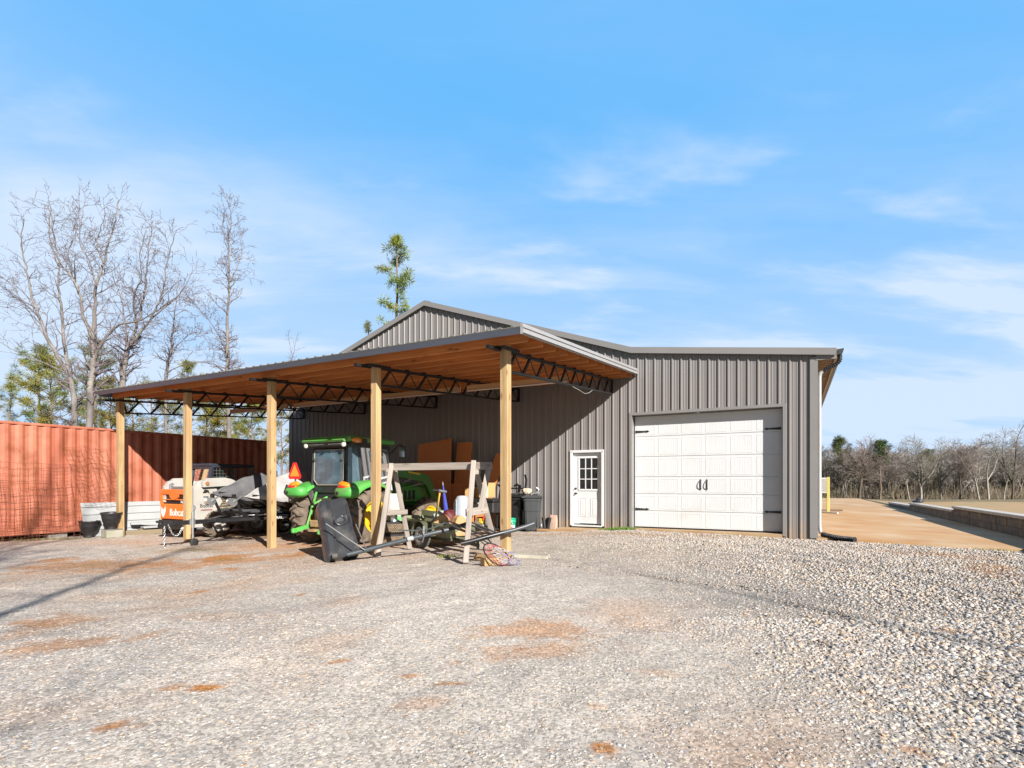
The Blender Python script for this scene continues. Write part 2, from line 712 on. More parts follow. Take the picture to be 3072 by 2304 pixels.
CL, MO = clay(GX, GY)
a0, b0 = AA, BB
under = np.clip((b0 + 6.2 + (fbm(GX, GY, .9, 15) - .5) * 2.5) / 1.2, 0, 1) * np.clip((-2.2 - a0 + (fbm(GX, GY, 1.1, 16) - .5) * 3) / 2.0, 0, 1) * np.clip((3 - b0) / 1, 0, 1) * np.clip((a0 + 16) / 1, 0, 1)
CL = np.maximum(CL, under * (.25 + .6 * fbm(GX, GY, .8, 9)))
CL = np.maximum(CL, .5 * np.clip(fbm(GX, GY, 1.6, 21) - .52, 0, 1) * 3 * np.clip((2.2 - GX * .45 - .12 * (GY - 4)) / 2, 0, 1))
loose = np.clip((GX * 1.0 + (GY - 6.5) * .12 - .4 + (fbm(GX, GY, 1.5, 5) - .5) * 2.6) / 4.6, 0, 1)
gravel_c = np.stack([.455 + 0 * GX, .403 + 0 * GX, .35 + 0 * GX], -1)
f1 = fbm(GX, GY, 2.2, 31)[..., None]
f2 = fbm(GX, GY, .18, 41)[..., None]
gravel_c = gravel_c * (.82 + .36 * f1) * (.86 + .28 * f2)
# packed fines are greyer, warm with clay dust in broad areas
warm = np.clip(fbm(GX, GY, 3.0, 51) - .35, 0, 1)[..., None]
gravel_c = gravel_c * (1 - warm * .5) + np.array([.43, .345, .25]) * warm * .5
gravel_c = gravel_c * (1 - loose[..., None] * .62)          # shaded gaps between loose stones painted dark into the bed colour
clay_c = np.array([.40, .185, .07]) * (.8 + .5 * f1)
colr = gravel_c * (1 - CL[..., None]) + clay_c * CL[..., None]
colr = colr * (1 - .6 * MO[..., None]) + np.array([.16, .15, .05]) * .6 * MO[..., None]
dry = np.array([.20, .155, .085]) * (.75 + .5 * fbm(GX, GY, 6, 61)[..., None])
green = np.array([.12, .15, .045])
gm = np.clip((GY - 60) / 40, 0, 1)[..., None] * .8
dry = dry * (1 - gm) + green * gm
colr = colr * near[..., None] + dry * (1 - near[..., None])
hgt = (fbm(GX, GY, .25, 71) - .5) * .035 * near + (fbm(GX, GY, 1.4, 81) - .5) * .05 * near
ruts = np.zeros_like(GX)
for (p0, p1, wd) in (((2330, 1800), (3072, 1985), .1), ((1650, 1690), (2300, 1770), .12)):
    A0, A1 = ground_at(*p0), ground_at(*p1)
    d = (A1 - A0)
    d.z = 0
    ln = d.length
    d /= ln
    tt = np.clip((GX - A0.x) * d.x + (GY - A0.y) * d.y, 0, ln)
    dist = np.hypot(GX - A0.x - d.x * tt, GY - A0.y - d.y * tt) + (fbm(GX, GY, .6, 5) - .5) * .15
    ruts = np.maximum(ruts, np.clip(1 - dist / wd, 0, 1))
hgt -= ruts * .05
flat = np.clip((b0 + .5) / .4, 0, 1) * np.clip((a0 + 13.8) / .4, 0, 1)
hgt = hgt * (1 - flat)
nx, ny = GX.shape
V = np.stack([GX, GY, GZ + hgt], -1).reshape(-1, 3)
ii, jj = np.meshgrid(np.arange(nx - 1), np.arange(ny - 1), indexing='ij')
Fq = np.stack([ii * ny + jj, (ii + 1) * ny + jj, (ii + 1) * ny + jj + 1, ii * ny + jj + 1], -1).reshape(-1, 4)

gm_ = bpy.data.materials.new('gravel ground')
gm_.use_nodes = True
nt = gm_.node_tree
N, L = nt.nodes, nt.links
bs = N['Principled BSDF']
at = N.new('ShaderNodeAttribute')
at.attribute_name = 'tint'
tcg = N.new('ShaderNodeTexCoord')
vo = N.new('ShaderNodeTexVoronoi')
vo.inputs['Scale'].default_value = 52
L.new(tcg.outputs['Object'], vo.inputs['Vector'])
vo2 = N.new('ShaderNodeTexVoronoi')
vo2.inputs['Scale'].default_value = 85
L.new(tcg.outputs['Object'], vo2.inputs['Vector'])
bw = N.new('ShaderNodeRGBToBW')
L.new(vo.outputs['Color'], bw.inputs[0])
mr = N.new('ShaderNodeMapRange')
mr.inputs['From Min'].default_value = .2
mr.inputs['From Max'].default_value = .8
mr.inputs['To Min'].default_value = .72
mr.inputs['To Max'].default_value = 1.35
L.new(bw.outputs[0], mr.inputs['Value'])
bw2 = N.new('ShaderNodeRGBToBW')
L.new(vo2.outputs['Color'], bw2.inputs[0])
mrb = N.new('ShaderNodeMapRange')
mrb.inputs['To Min'].default_value = .8
mrb.inputs['To Max'].default_value = 1.2
L.new(bw2.outputs[0], mrb.inputs['Value'])
mu = N.new('ShaderNodeMath')
mu.operation = 'MULTIPLY'
L.new(mr.outputs[0], mu.inputs[0])
L.new(mrb.outputs[0], mu.inputs[1])
hv = N.new('ShaderNodeHueSaturation')
L.new(at.outputs['Color'], hv.inputs['Color'])
L.new(mu.outputs[0], hv.inputs['Value'])
L.new(hv.outputs[0], bs.inputs['Base Color'])
bs.inputs['Roughness'].default_value = .95
bs.inputs['Specular IOR Level'].default_value = .2
bp = N.new('ShaderNodeBump')
bp.inputs['Strength'].default_value = .35
bp.inputs['Distance'].default_value = .005
L.new(vo.outputs['Distance'], bp.inputs['Height'])
bp.invert = True
L.new(bp.outputs[0], bs.inputs['Normal'])
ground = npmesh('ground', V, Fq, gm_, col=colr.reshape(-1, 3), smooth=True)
tag(ground, 'packed gravel and red clay yard running out to the dry fields', kind='structure')

# ------------------------------------------------------------------ loose crushed stone
def ico(sub):
    t = (1 + 5 ** .5) / 2
    v = [(-1, t, 0), (1, t, 0), (-1, -t, 0), (1, -t, 0), (0, -1, t), (0, 1, t), (0, -1, -t), (0, 1, -t), (t, 0, -1), (t, 0, 1), (-t, 0, -1), (-t, 0, 1)]
    f = [(0, 11, 5), (0, 5, 1), (0, 1, 7), (0, 7, 10), (0, 10, 11), (1, 5, 9), (5, 11, 4), (11, 10, 2), (10, 7, 6), (7, 1, 8), (3, 9, 4), (3, 4, 2), (3, 2, 6), (3, 6, 8), (3, 8, 9), (4, 9, 5), (2, 4, 11), (6, 2, 10), (8, 6, 7), (9, 8, 1)]
    v = [np.array(p) / np.linalg.norm(p) for p in v]
    for _ in range(sub):
        mid, nf = {}, []

        def m_(i, j):
            k = (min(i, j), max(i, j))
            if k not in mid:
                p = v[i] + v[j]
                v.append(p / np.linalg.norm(p))
                mid[k] = len(v) - 1
            return mid[k]
        for (a, b, c) in f:
            x, y, z = m_(a, b), m_(b, c), m_(c, a)
            nf += [(a, x, z), (b, y, x), (c, z, y), (x, y, z)]
        f = nf
    return np.array(v), np.array(f)


def rock_protos(sub, k, rng):
    bv, bf = ico(sub)
    out = []
    for _ in range(k):
        v = bv.copy()
        for _c in range(9):                     # chop flat facets
            n = rng.normal(size=3)
            n /= np.linalg.norm(n)
            h = rng.uniform(.5, .85)
            dd = v @ n
            v = v - np.outer(np.clip(dd - h, 0, None), n)
        v = v * (1 + rng.normal(0, .05, (len(v), 1)))
        v *= np.array([1, rng.uniform(.6, .95), rng.uniform(.42, .72)])
        out.append(v)
    return np.array(out), bf


def stones(name, n, ylo, yhi, sub, smin, smax, dens, label, xl=None):
    rng = np.random.default_rng(sub * 100 + n % 97)
    # uniform over the seen wedge
    Y = np.sqrt(rng.uniform(ylo ** 2, yhi ** 2, n))
    X = rng.uniform(-1.2, 1.2, n) * (Y * .97 + .35)
    a, b = AB(X, Y)
    cl, mo = clay(X, Y)
    lo = np.clip((X * 1.0 + (Y - 6.5) * .12 - .4 + (fbm(X, Y, 1.5, 5) - .5) * 2.6) / 4.6, 0, 1)
    ok = ~((b > -.16) & (a > -13.7)) & ~((b > -6.0) & (a < -3.4)) & ~((a > 4.3) & (b > -.12))
    keep = rng.uniform(0, 1, n) < dens(lo, cl, X, Y)
    big = fbm(X, Y, .5, 77) 
    keep &= ok
    X, Y, lo, cl = X[keep], Y[keep], lo[keep], cl[keep]
    n = len(X)
    P, bf = rock_protos(sub, 14, rng)
    pick = rng.integers(0, len(P), n)
    size = (smin + (smax - smin) * rng.beta(1.2, 3.6, n)) * (.52 + .62 * lo)
    yaw = rng.uniform(0, 2 * PI, n)
    tl = rng.normal(0, .3, n) * (.3 + .7 * lo)
    vs = P[pick] * size[:, None, None]
    flatk = (.6 + .4 * lo)[:, None]
    z = vs[:, :, 2] * flatk
    x, y = vs[:, :, 0], vs[:, :, 1]
    c, s = np.cos(tl)[:, None], np.sin(tl)[:, None]
    x, z = x * c + z * s, -x * s + z * c
    c, s = np.cos(yaw)[:, None], np.sin(yaw)[:, None]
    x, y = x * c - y * s, x * s + y * c
    nearf = np.clip(1 - np.maximum(0, np.abs(X) - 12) / 20, 0, 1)
    h = (fbm(X, Y, .25, 71) - .5) * .035 + (fbm(X, Y, 1.4, 81) - .5) * .05
    z0 = gz(X, Y) + h + size * (-.12 + .34 * lo * rng.uniform(0, 1.3, n))
    VV = np.stack([x + X[:, None], y + Y[:, None], z + z0[:, None]], -1).reshape(-1, 3)
    nv = P.shape[1]
    FF = (bf[None] + (np.arange(n) * nv)[:, None, None]).reshape(-1, 3)
    base = np.array([.515, .462, .412])
    c = base[None] * rng.normal(1, .2, n).clip(.5, 1.5)[:, None]
    kind = rng.uniform(0, 1, n)
    c = np.where((kind < .22)[:, None], c * np.array([1.06, .93, .78]), c)
    c = np.where(((kind > .78) & (kind < .92))[:, None], c * np.array([.84, .92, 1.02]), c)
    c = np.where((kind > .985)[:, None], c * np.array([1.0, .7, .48]), c)
    c = np.where(((kind > .94) & (kind < .96))[:, None], c * .42, c)
    c = c * (1 - .45 * cl[:, None]) + np.array([.38, .22, .11]) * .45 * cl[:, None]
    o = npmesh(name, VV, FF, M('crushed stone', (1, 1, 1), (.82, .82, .82), rough=.9, scale=45, bump=.3, bscale=140, attr='tint', spec=.25), col=np.repeat(c.clip(0, .85), nv, axis=0))
    tag(o, label, kind='stuff')
    return n


def d_near(lo, cl, X, Y):
    return np.clip(.6 + .45 * lo, 0, 1) * (1 - .85 * np.clip(cl * 1.3, 0, 1))


n1 = stones('gravel', 88000, 2.1, 5.2, 1, .008, .048, d_near, 'loose crushed limestone nearest the viewer, grey and tan angular stones')
n2 = stones('gravel', 340000, 5.2, 15.2, 0, .008, .040, d_near, 'loose crushed limestone spread before the shed and its white garage door')
def d_fine(lo, cl, X, Y):
    return np.clip(.95 - .5 * lo, 0, 1) * (1 - .55 * np.clip(cl, 0, 1))


n3 = stones('gravel', 124000, 2.1, 5.6, 0, .004, .017, d_fine, 'small flat chips pressed into the packed gravel nearest the viewer')
print('stones', n1, n2, n3)

# ------------------------------------------------------------------ concrete drive, raised field, retaining wall
slab_m = M('stained concrete', (.58, .42, .265), (.52, .32, .155), rough=.85, scale=.5, stretch=(1, .25, 1), lo=.35, hi=.62, bump=.15, bscale=30, dirt=(.47, .25, .10), dscale=.8, dlo=.42, dhi=.7)


def slabfn(s, t):
    a = 4.36 + s * (8.88 - 4.36)
    b = -.04 + t ** 1.6 * 50 - .12 * s
    p = W(a, b)
    p.z = float(gz(p.x, p.y)) + .055
    return p


sl = MB()
sl.grid(slabfn, 10, 40)
edge = [slabfn(i / 10, 0) for i in range(11)]
for i in range(10):
    p, q = edge[i], edge[i + 1]
    sl.quad(p, q, q - Vector((0, 0, .15)), p - Vector((0, 0, .15)))
concrete = sl.build('driveway', slab_m)
tag(concrete, 'clay stained concrete drive beside the shed', kind='structure')


def field_z(a, b):
    p = W(a, b)
    z = .24 - .014 * max(0, b - 3) - .003 * max(0, a - 9)
    z = max(z, .0) if b < 32 else z - .03 * max(0, b - 32)
    if b > 22 and a < 40:
        p = W(a, b)
        k = min(1, (b - 22) / 5) * max(0, min(1, (14 - a) / 5))
        z = z * (1 - k) + (float(gz(p.x, p.y)) + .05) * k
    return max(z, -2.6)


def fieldfn(s, t):
    a = 9.0 + 130 * s ** 2.2
    b = -8 + 150 * t ** 1.5
    p = W(a, b)
    p.z = field_z(a, b) + .03 * (noise2(p.x, p.y, 1.7, 3) - .5)
    if s == 0:
        p.z = float(gz(p.x, p.y)) - .1
    return p


fm = M('dry field', (.40, .28, .15), (.46, .27, .12), rough=.95, scale=.35, lo=.4, hi=.6, bump=.6, bscale=12, dirt=(.27, .25, .09), dscale=.5, dlo=.52, dhi=.7)
tag(MB().grid(fieldfn, 30, 60).build('field', fm), 'dry tan field on the bank behind the block wall', kind='structure')

rw = thing('retaining_wall', 'low stepped block retaining wall with pale cap stones along the drive', 'retaining wall', W(8.85, 0), -TH)
block_m = M('split block', (.19, .165, .14), (.11, .10, .09), rough=.95, scale=5, lo=.35, hi=.65, bump=1.0, bscale=18, dirt=(.33, .25, .16), dscale=1.5)
cap_m = M('cap stone', (.56, .53, .50), (.47, .44, .40), rough=.9, scale=3, bump=.3, bscale=30)
STEPS = [(-3.0, 9.49, .42, .40), (9.49, 17.35, .27, .26), (17.35, 23.7, .135, .09)]
body, cap = MB(), MB()
for (b0_, b1_, h0, h1) in STEPS:
    b = b0_
    row_h = .2
    while b < b1_ - .02:
        e = min(b + .42, b1_)
        t = (b - b0_) / (b1_ - b0_)
        top = h0 + (h1 - h0) * t
        zl = -.32
        k = 0
        z = zl
        while z < top - .085:
            zt = min(z + row_h, top - .08)
            off = .21 if k % 2 else 0
            dx = random.uniform(-.008, .008)
            body.box(((.16 + dx), (b + e) / 2 + off * 0, (z + zt) / 2), (.3, (e - b) - .006, zt - z - .005), bev=.006)
            z = zt
            k += 1
        cap.box((.15, (b + e) / 2, top - .04), (.36, e - b - .004, .08), bev=.008)
        b = e
body.build('block_face', block_m, rw)
cap.build('cap', cap_m, rw)
t = MB()
p = ray(2763, 1508, 25.2)
lp = bthing('rubble_bag', 'small dark bundle lying on the cap of the block wall', 'bag', 8.99, 16.2, .29)
t.lathe([(.0, 0), (.17, .01), (.22, .06), (.18, .13), (.08, .16), (.03, .22), (0, .23)], 14, smooth=False)
t.v = [(x * (1 + .2 * math.sin(3 * y * 7)), y * .8, z * (1 + .25 * math.sin(9 * x))) for x, y, z in t.v]
t.build('sack', M('dark bag', (.03, .03, .035), rough=.5, bump=.5), lp)
# ------------------------------------------------------------------ metal shed
SID = M('taupe metal siding', (.238, .222, .217), (.217, .203, .199), rough=.38, metal=.0, scale=.6, spec=.5, bump=.05, bscale=3, dirt=(.25, .215, .185), dscale=.7, dlo=.6, dhi=.9)
nt = SID.node_tree                             # clay splashed up along the foot of the sheets
N, L = nt.nodes, nt.links
bs = N['Principled BSDF']
src_ = bs.inputs['Base Color'].links[0].from_socket
tcs = N.new('ShaderNodeTexCoord')
sxs = N.new('ShaderNodeSeparateXYZ')
L.new(tcs.outputs['Object'], sxs.inputs[0])
nzs = N.new('ShaderNodeTexNoise')
nzs.inputs['Scale'].default_value = 5
nzs.inputs['Detail'].default_value = 8
L.new(tcs.outputs['Object'], nzs.inputs['Vector'])
sm_ = N.new('ShaderNodeMath')
sm_.operation = 'MULTIPLY_ADD'
L.new(nzs.outputs['Fac'], sm_.inputs[0])
sm_.inputs[1].default_value = -.9
L.new(sxs.outputs[2], sm_.inputs[2])
mrs = N.new('ShaderNodeMapRange')
mrs.inputs['From Min'].default_value = -.5
mrs.inputs['From Max'].default_value = -.05
mrs.inputs['To Min'].default_value = .6
mrs.inputs['To Max'].default_value = 0
L.new(sm_.outputs[0], mrs.inputs['Value'])
mxs = N.new('ShaderNodeMix')
mxs.data_type = 'RGBA'
L.new(mrs.outputs[0], mxs.inputs['Factor'])
L.new(src_, mxs.inputs['A'])
mxs.inputs['B'].default_value = (.33, .235, .15, 1)
L.new(mxs.outputs['Result'], bs.inputs['Base Color'])
TRIM = M('taupe metal trim', (.25, .24, .236), (.235, .225, .22), rough=.4, scale=1)
ROOFM = M('shed roof metal', (.24, .225, .215), (.2, .19, .18), rough=.4, scale=1)
WHITE = M('white door paint', (.69, .70, .71), (.66, .67, .68), rough=.45, scale=2, dirt=(.60, .57, .52), dscale=1.3, dlo=.62, dhi=.9)
BLACK = M('black iron', (.015, .015, .017), (.02, .02, .022), rough=.5)
shed = thing('metal_building', 'taupe ribbed metal shed with gabled front and white garage door', 'building', (OX, OY, 0), -TH)
AL, AR = -13.45, 4.35
PITCH, RIB0 = .2286, .152


def roofz(a):
    return 7.17 - .341 * abs(a + 6.93) if a < 0 else 4.81 - .122 * a


def rib_profile(a0, a1, off):
    """(along, out) points of the ribbed sheet between a0 and a1"""
    pts = []
    k0 = int(math.floor((a0 - off) / PITCH)) - 1
    k1 = int(math.ceil((a1 - off) / PITCH)) + 1
    for k in range(k0, k1):
        c = off + k * PITCH
        pts += [(c - .032, 0), (c - .012, .03), (c + .012, .03), (c + .032, 0)]
        for m in (.076, .152):
            pts += [(c + m - .012, 0), (c + m - .005, .0045), (c + m + .005, .0045), (c + m + .012, 0)]
    out = [(a0, 0)] + [p for p in pts if a0 + 1e-3 < p[0] < a1 - 1e-3] + [(a1, 0)]
    return out


def siding(mb, a0, a1, zlo, zhi, off, fn, holes=()):
    pr = rib_profile(a0, a1, off)
    br = sorted(set([h for q in holes for h in q[:2]]))
    full = []
    for (p, q) in zip(pr, pr[1:]):
        full.append(p)
        for x in br:
            if p[0] < x < q[0]:
                t = (x - p[0]) / (q[0] - p[0])
                full.append((x, p[1] + (q[1] - p[1]) * t))
    full.append(pr[-1])
    for p, q in zip(full, full[1:]):
        if q[0] - p[0] < 1e-6:
            continue
        m = (p[0] + q[0]) / 2
        lo = zlo
        for (h0, h1, hz) in holes:
            if h0 < m < h1:
                lo = hz
        mb.quad(fn(p[0], p[1], lo), fn(q[0], q[1], lo), fn(q[0], q[1], zhi(q[0])), fn(p[0], p[1], zhi(p[0])))


GW0, GW1, GH = 0.0, 3.66, 3.05           # big door opening
PD0, PD1, PH = -1.79, -.795, 2.11        # person door opening
w = MB()
siding(w, AL, AR, -.13, roofz, RIB0, lambda a, o, z: (a, -o, z), holes=((GW0, GW1, GH), (PD0, PD1, PH)))
w.build('front_wall', SID, shed, fixn=False)
w = MB()
siding(w, 0, 16.5, -.3, lambda b: roofz(AL), .1, lambda b, o, z: (AL - o, b, z))
w.build('side_wall', SID, shed, fixn=False)
w = MB()
siding(w, 0, 16.5, -.3, lambda b: roofz(AR), .1, lambda b, o, z: (AR + o, b, z))
w.build('side_wall', SID, shed, fixn=False)
w = MB()
siding(w, AL, AR, -.3, roofz, .1, lambda a, o, z: (a, 16.5 + o, z))
w.build('rear_wall', SID, shed, fixn=False)
MB().box(((AL + AR) / 2, 8.25, -.06), (AR - AL - .5, 15.6, .1)).build('floor_slab', M('concrete', (.42, .39, .34), (.36, .33, .28), rough=.9, scale=3), shed)
# roof: two slopes and the lean-to, with ribs running down the slope
RZ, KZ = 7.24, 4.88


def slope(mb, a0, z0, a1, z1, b0, b1, th=.04):
    mb.prism([(a0, z0), (a1, z1), (a1, z1 - th), (a0, z0 - th)], b0, b1)
    n = int((b1 - b0) / PITCH)
    for k in range(n):
        b = b0 + .1 + k * PITCH
        mb.prism([(a0, z0 + .002), (a1, z1 + .002), (a1, z1 + .022), (a0, z0 + .022)], b - .015, b + .015)


r = MB()
slope(r, -6.93, RZ, -13.75, RZ - .341 * 6.82, -.06, 16.6)
slope(r, -6.93, RZ, .0, KZ, -.06, 16.6)
slope(r, .0, KZ, 4.78, KZ - .122 * 4.78, -.06, 16.6)
r.prism([(-7.15, RZ - .07 + .03), (-6.93, RZ + .035), (-6.71, RZ - .07 + .03), (-6.71, RZ - .05), (-6.93, RZ + .02), (-7.15, RZ - .05)], -.075, 16.6)
r.build('roof', ROOFM, shed)
t = MB()


def rake(a0, z0, a1, z1, y=-.075, h=.15, th=.05):
    t.prism([(a0, z0 + .012), (a1, z1 + .012), (a1, z1 - h), (a0, z0 - h)], y - th, y)


rake(-13.75, RZ - .341 * 6.82, -6.93, RZ)
rake(-6.93, RZ, 0, KZ)
rake(0, KZ, 4.76, KZ - .122 * 4.76)
t.build('rake_trim', TRIM, shed)
for x, s, hz_ in ((AR, 1, 4.2), (AL, -1, 4.98)):
    t = MB()
    c_ = -.04 + (hz_ - .0) / 2
    t.prism([(x - s * .12, -.042), (x + s * .042, -.042), (x + s * .042, .14), (x + s * .026, .14), (x + s * .026, -.026), (x - s * .12, -.026)], -.08, hz_ - .04, lambda p, q, r_: (p, r_, q))
    t.build('corner_trim', TRIM, shed)
t = MB()                                    # opening trims and reveals
t.box((GW0 - .035, .09, GH / 2 - .03), (.07, .26, GH + .06))
t.box((GW1 + .035, .09, GH / 2 - .03), (.07, .26, GH + .06))
t.box((GW0 + (GW1 - GW0) / 2, .09, GH + .036), (GW1 - GW0 + .14, .26, .07))
t.build('door_surround', TRIM, shed)
sill = MB()
sill.box((GW0 + 1.83, .1, -.065), (3.64, .5, .1))
sill.box((-1.3, -.24, -.11), (1.5, .42, .11), bev=.01)
sill.build('door_sill', M('clay stained sill', (.46, .34, .21), (.40, .25, .13), rough=.9, scale=2, bump=.2), shed)

# --- garage door: six sections, six pressed panels with beading on each
gd = MB()
gd.box((GW0 + 1.83, .262, GH / 2), (3.64, .04, GH - .012))
gx0, gx1 = GW0 + .02, GW1 - .02
ROWS = [0, .46, .92, 1.38, 1.93, 2.48, 3.035]
y0 = .242                                   # front of the sheet
gap = MB()
PANX = []
pw = (gx1 - gx0) / 6
for r_ in range(6):
    za, zb = ROWS[r_] + .006, ROWS[r_ + 1] - .006
    gd.box(((gx0 + gx1) / 2, y0 - .008, (za + zb) / 2), (gx1 - gx0, .02, zb - za), bev=.006)
    for k in range(6):
        xa, xb = gx0 + k * pw + .055, gx0 + (k + 1) * pw - .055
        pa, pb = za + .055, zb - .055
        # raised moulding frame round a sunk field of beaded boards
        for (c, d) in (((xa + xb) / 2, pa), ((xa + xb) / 2, pb)):
            gd.box((c, y0 - .0185, d), (xb - xa, .007, .022), bev=.003)
        for c in (xa, xb):
            gd.box((c, y0 - .0185, (pa + pb) / 2), (.022, .007, pb - pa), bev=.003)
        nb = 8
        for q in range(nb):
            xx = xa + .011 + (xb - xa - .022) * (q + .5) / nb
            gd.box((xx, y0 - .0175, (pa + pb) / 2), ((xb - xa - .022) / nb - .010, .005, pb - pa - .03), bev=.004)
gdo = gd.build('garage_door', WHITE, shed)
gdo['label'] = 'white sectional garage door with beaded panels'


def strap(x, z, dirn):
    m = MB()
    ln = .38
    m.prism([(x, z - .032), (x + dirn * ln * .78, z - .016), (x + dirn * ln * .8, z - .036), (x + dirn * ln, z), (x + dirn * ln * .8, z + .036), (x + dirn * ln * .78, z + .016), (x, z + .032)], y0 - .036, y0 - .026)
    m.build('strap_hinge', BLACK, gdo)


strap(gx0 + .02, 2.62, 1)
strap(gx0 + .02, .50, 1)
strap(gx1 - .02, 2.55, -1)
strap(gx1 - .02, .50, -1)
for x in (1.745, 1.905):
    m = MB()
    z = 1.17
    m.tube([(x, y0 - .03, z - .12), (x - .005, y0 - .045, z - .1), (x - .018, y0 - .06, z - .05), (x - .022, y0 - .063, z), (x - .018, y0 - .06, z + .05), (x - .005, y0 - .045, z + .1), (x, y0 - .03, z + .12)], .009, 8)
    m.prism([(x - .02, z - .1), (x, z - .15), (x + .02, z - .1), (x + .012, z - .08), (x + .012, z + .08), (x + .02, z + .1), (x, z + .15), (x - .02, z + .1), (x - .012, z + .08), (x - .012, z - .08)], y0 - .034, y0 - .026)
    m.build('pull_handle', BLACK, gdo)
m = MB()
m.box((GW0 + 1.83, .235, .008), (3.62, .05, .03))
m.build('weather_strip', BLACK, gdo)

# --- person door
pf = MB()
for x, d in ((PD0 + .03, .075), (PD1 - .03, .075)):
    pf.box((x, .035, PH / 2 + .0), (d, .15, PH + .0), bev=.006)
pf.box(((PD0 + PD1) / 2, .035, PH + .0), (PD1 - PD0 + .02, .15, .075), bev=.006)
pf.box(((PD0 + PD1) / 2, .03, .0), (PD1 - PD0 - .1, .17, .04))
pf.build('door_frame', WHITE, shed)
pd = MB()
dx0, dx1 = PD0 + .07, PD1 - .07
dw = dx1 - dx0
yd = .06
lx0, lx1, lz0, lz1 = -1.535, -1.0, 1.03, 1.915
pd.box(((dx0 + lx0) / 2, yd + .02, PH / 2), (lx0 - dx0, .04, PH - .1))
pd.box(((dx1 + lx1) / 2, yd + .02, PH / 2), (dx1 - lx1, .04, PH - .1))
pd.box(((lx0 + lx1) / 2, yd + .02, (lz0 + .05) / 2 + .012), (lx1 - lx0 - .002, .039, lz0 - .05))
pd.box(((lx0 + lx1) / 2, yd + .02, (lz1 + PH - .045) / 2), (lx1 - lx0 - .002, .039, PH - .052 - lz1))
for (za, zb) in ((.27, .78),):
    for xa, xb in ((lx0 - .01, lx0 + .2), (lx1 - .19, lx1 + .02)):
        for xq in (xa, xb):
            pd.box((xq, yd - .002, (za + zb) / 2), (.02, .012, zb - za), bev=.004)
        for zq in (za, zb):
            pd.box(((xa + xb) / 2, yd - .002, zq), (xb - xa, .012, .02), bev=.004)
        pd.box(((xa + xb) / 2, yd - .001, (za + zb) / 2), (xb - xa - .07, .012, zb - za - .07), bev=.005)
door = pd.build('entry_door', WHITE, shed)
fr = MB()
for x in (lx0 - .02, lx1 + .02):
    fr.box((x, yd - .006, (lz0 + lz1) / 2), (.04, .024, lz1 - lz0 + .08), bev=.006)
for z in (lz0 - .02, lz1 + .02):
    fr.box(((lx0 + lx1) / 2, yd - .006, z), (lx1 - lx0, .023, .04), bev=.006)
for k in (1, 2):
    fr.box((lx0 + (lx1 - lx0) * k / 3, yd, (lz0 + lz1) / 2), (.024, .02, lz1 - lz0))
    fr.box(((lx0 + lx1) / 2, yd + .001, lz0 + (lz1 - lz0) * k / 3), (lx1 - lx0, .019, .024))
fr.build('window_frame', WHITE, door)
MB().box(((lx0 + lx1) / 2, yd + .02, (lz0 + lz1) / 2), (lx1 - lx0, .006, lz1 - lz0)).build('window_pane', M('dark pane', (.012, .013, .016), (.02, .02, .024), rough=.06, spec=.7, scale=2), door)
for z, rr in ((1.055, .026), (.915, .03)):
    k = MB()
    k.lathe([(.032, 0), (.032, -.012), (.014, -.02), (.014, -.04), (rr, -.05), (rr, -.07), (.0, -.076)], 14, (dx0 + .07, yd - .001, z), 'y')
    if z < 1:
        k.box((dx0 + .1, yd - .06, z), (.1, .014, .018), bev=.005)
    k.build('door_knob', BLACK, door)

# --- lean-to eave, gutter, downspout
SOF = M('soffit board', (.30, .19, .105), (.22, .14, .08), rough=.7, scale=3)
t = MB()
eb = 15.7
for k in range(70):
    b = .06 + k * .225
    t.box((4.56, b, 4.20), (.36, .18, .02))
t.box((4.56, eb / 2, 4.235), (.4, eb, .02))
t.build('soffit', SOF, shed)
t = MB()
t.box((4.757, eb / 2, 4.205), (.03, eb, .2))
t.build('fascia', M('tan fascia', (.46, .34, .22), (.42, .31, .2), rough=.6), shed)
t = MB()
t.box((4.56, -.03, 4.185), (.41, .04, .21))
t.build('eave_cap', TRIM, shed)
GUT = M('dark gutter', (.06, .065, .07), (.05, .055, .06), rough=.4)
t = MB()
prof = [(4.775, 4.29), (4.775, 4.17), (4.86, 4.17), (4.90, 4.24), (4.91, 4.30), (4.90, 4.30), (4.885, 4.245), (4.853, 4.18), (4.785, 4.18), (4.785, 4.29)]
t.prism(prof, -.05, eb)
t.prism([(4.775, 4.29), (4.775, 4.17), (4.86, 4.17), (4.91, 4.30)], -.056, -.051)
gut = t.build('gutter', GUT, shed)
COR = M('black corrugated plastic', (.018, .018, .02), (.03, .03, .03), rough=.45)


def corrug(pts, r, step=.04, n=14):
    """a corrugated hose along a smooth curve"""
    pts = [Vector(p) for p in pts]
    fine = []
    for i in range(len(pts) - 1):
        p0, p1, p2, p3 = pts[max(i - 1, 0)], pts[i], pts[i + 1], pts[min(i + 2, len(pts) - 1)]
        m = max(4, int((p2 - p1).length / (step / 4)))
        for k in range(m):
            u = k / m
            fine.append(.5 * ((2 * p1) + (p2 - p0) * u + (2 * p0 - 5 * p1 + 4 * p2 - p3) * u * u + (3 * p1 - p0 - 3 * p2 + p3) * u ** 3))
    fine.append(pts[-1])
    rr = [r * (1.14, 1.14, .86, .86)[i % 4] for i in range(len(fine))]
    return MB().tube(fine, rr, n, smooth=False)


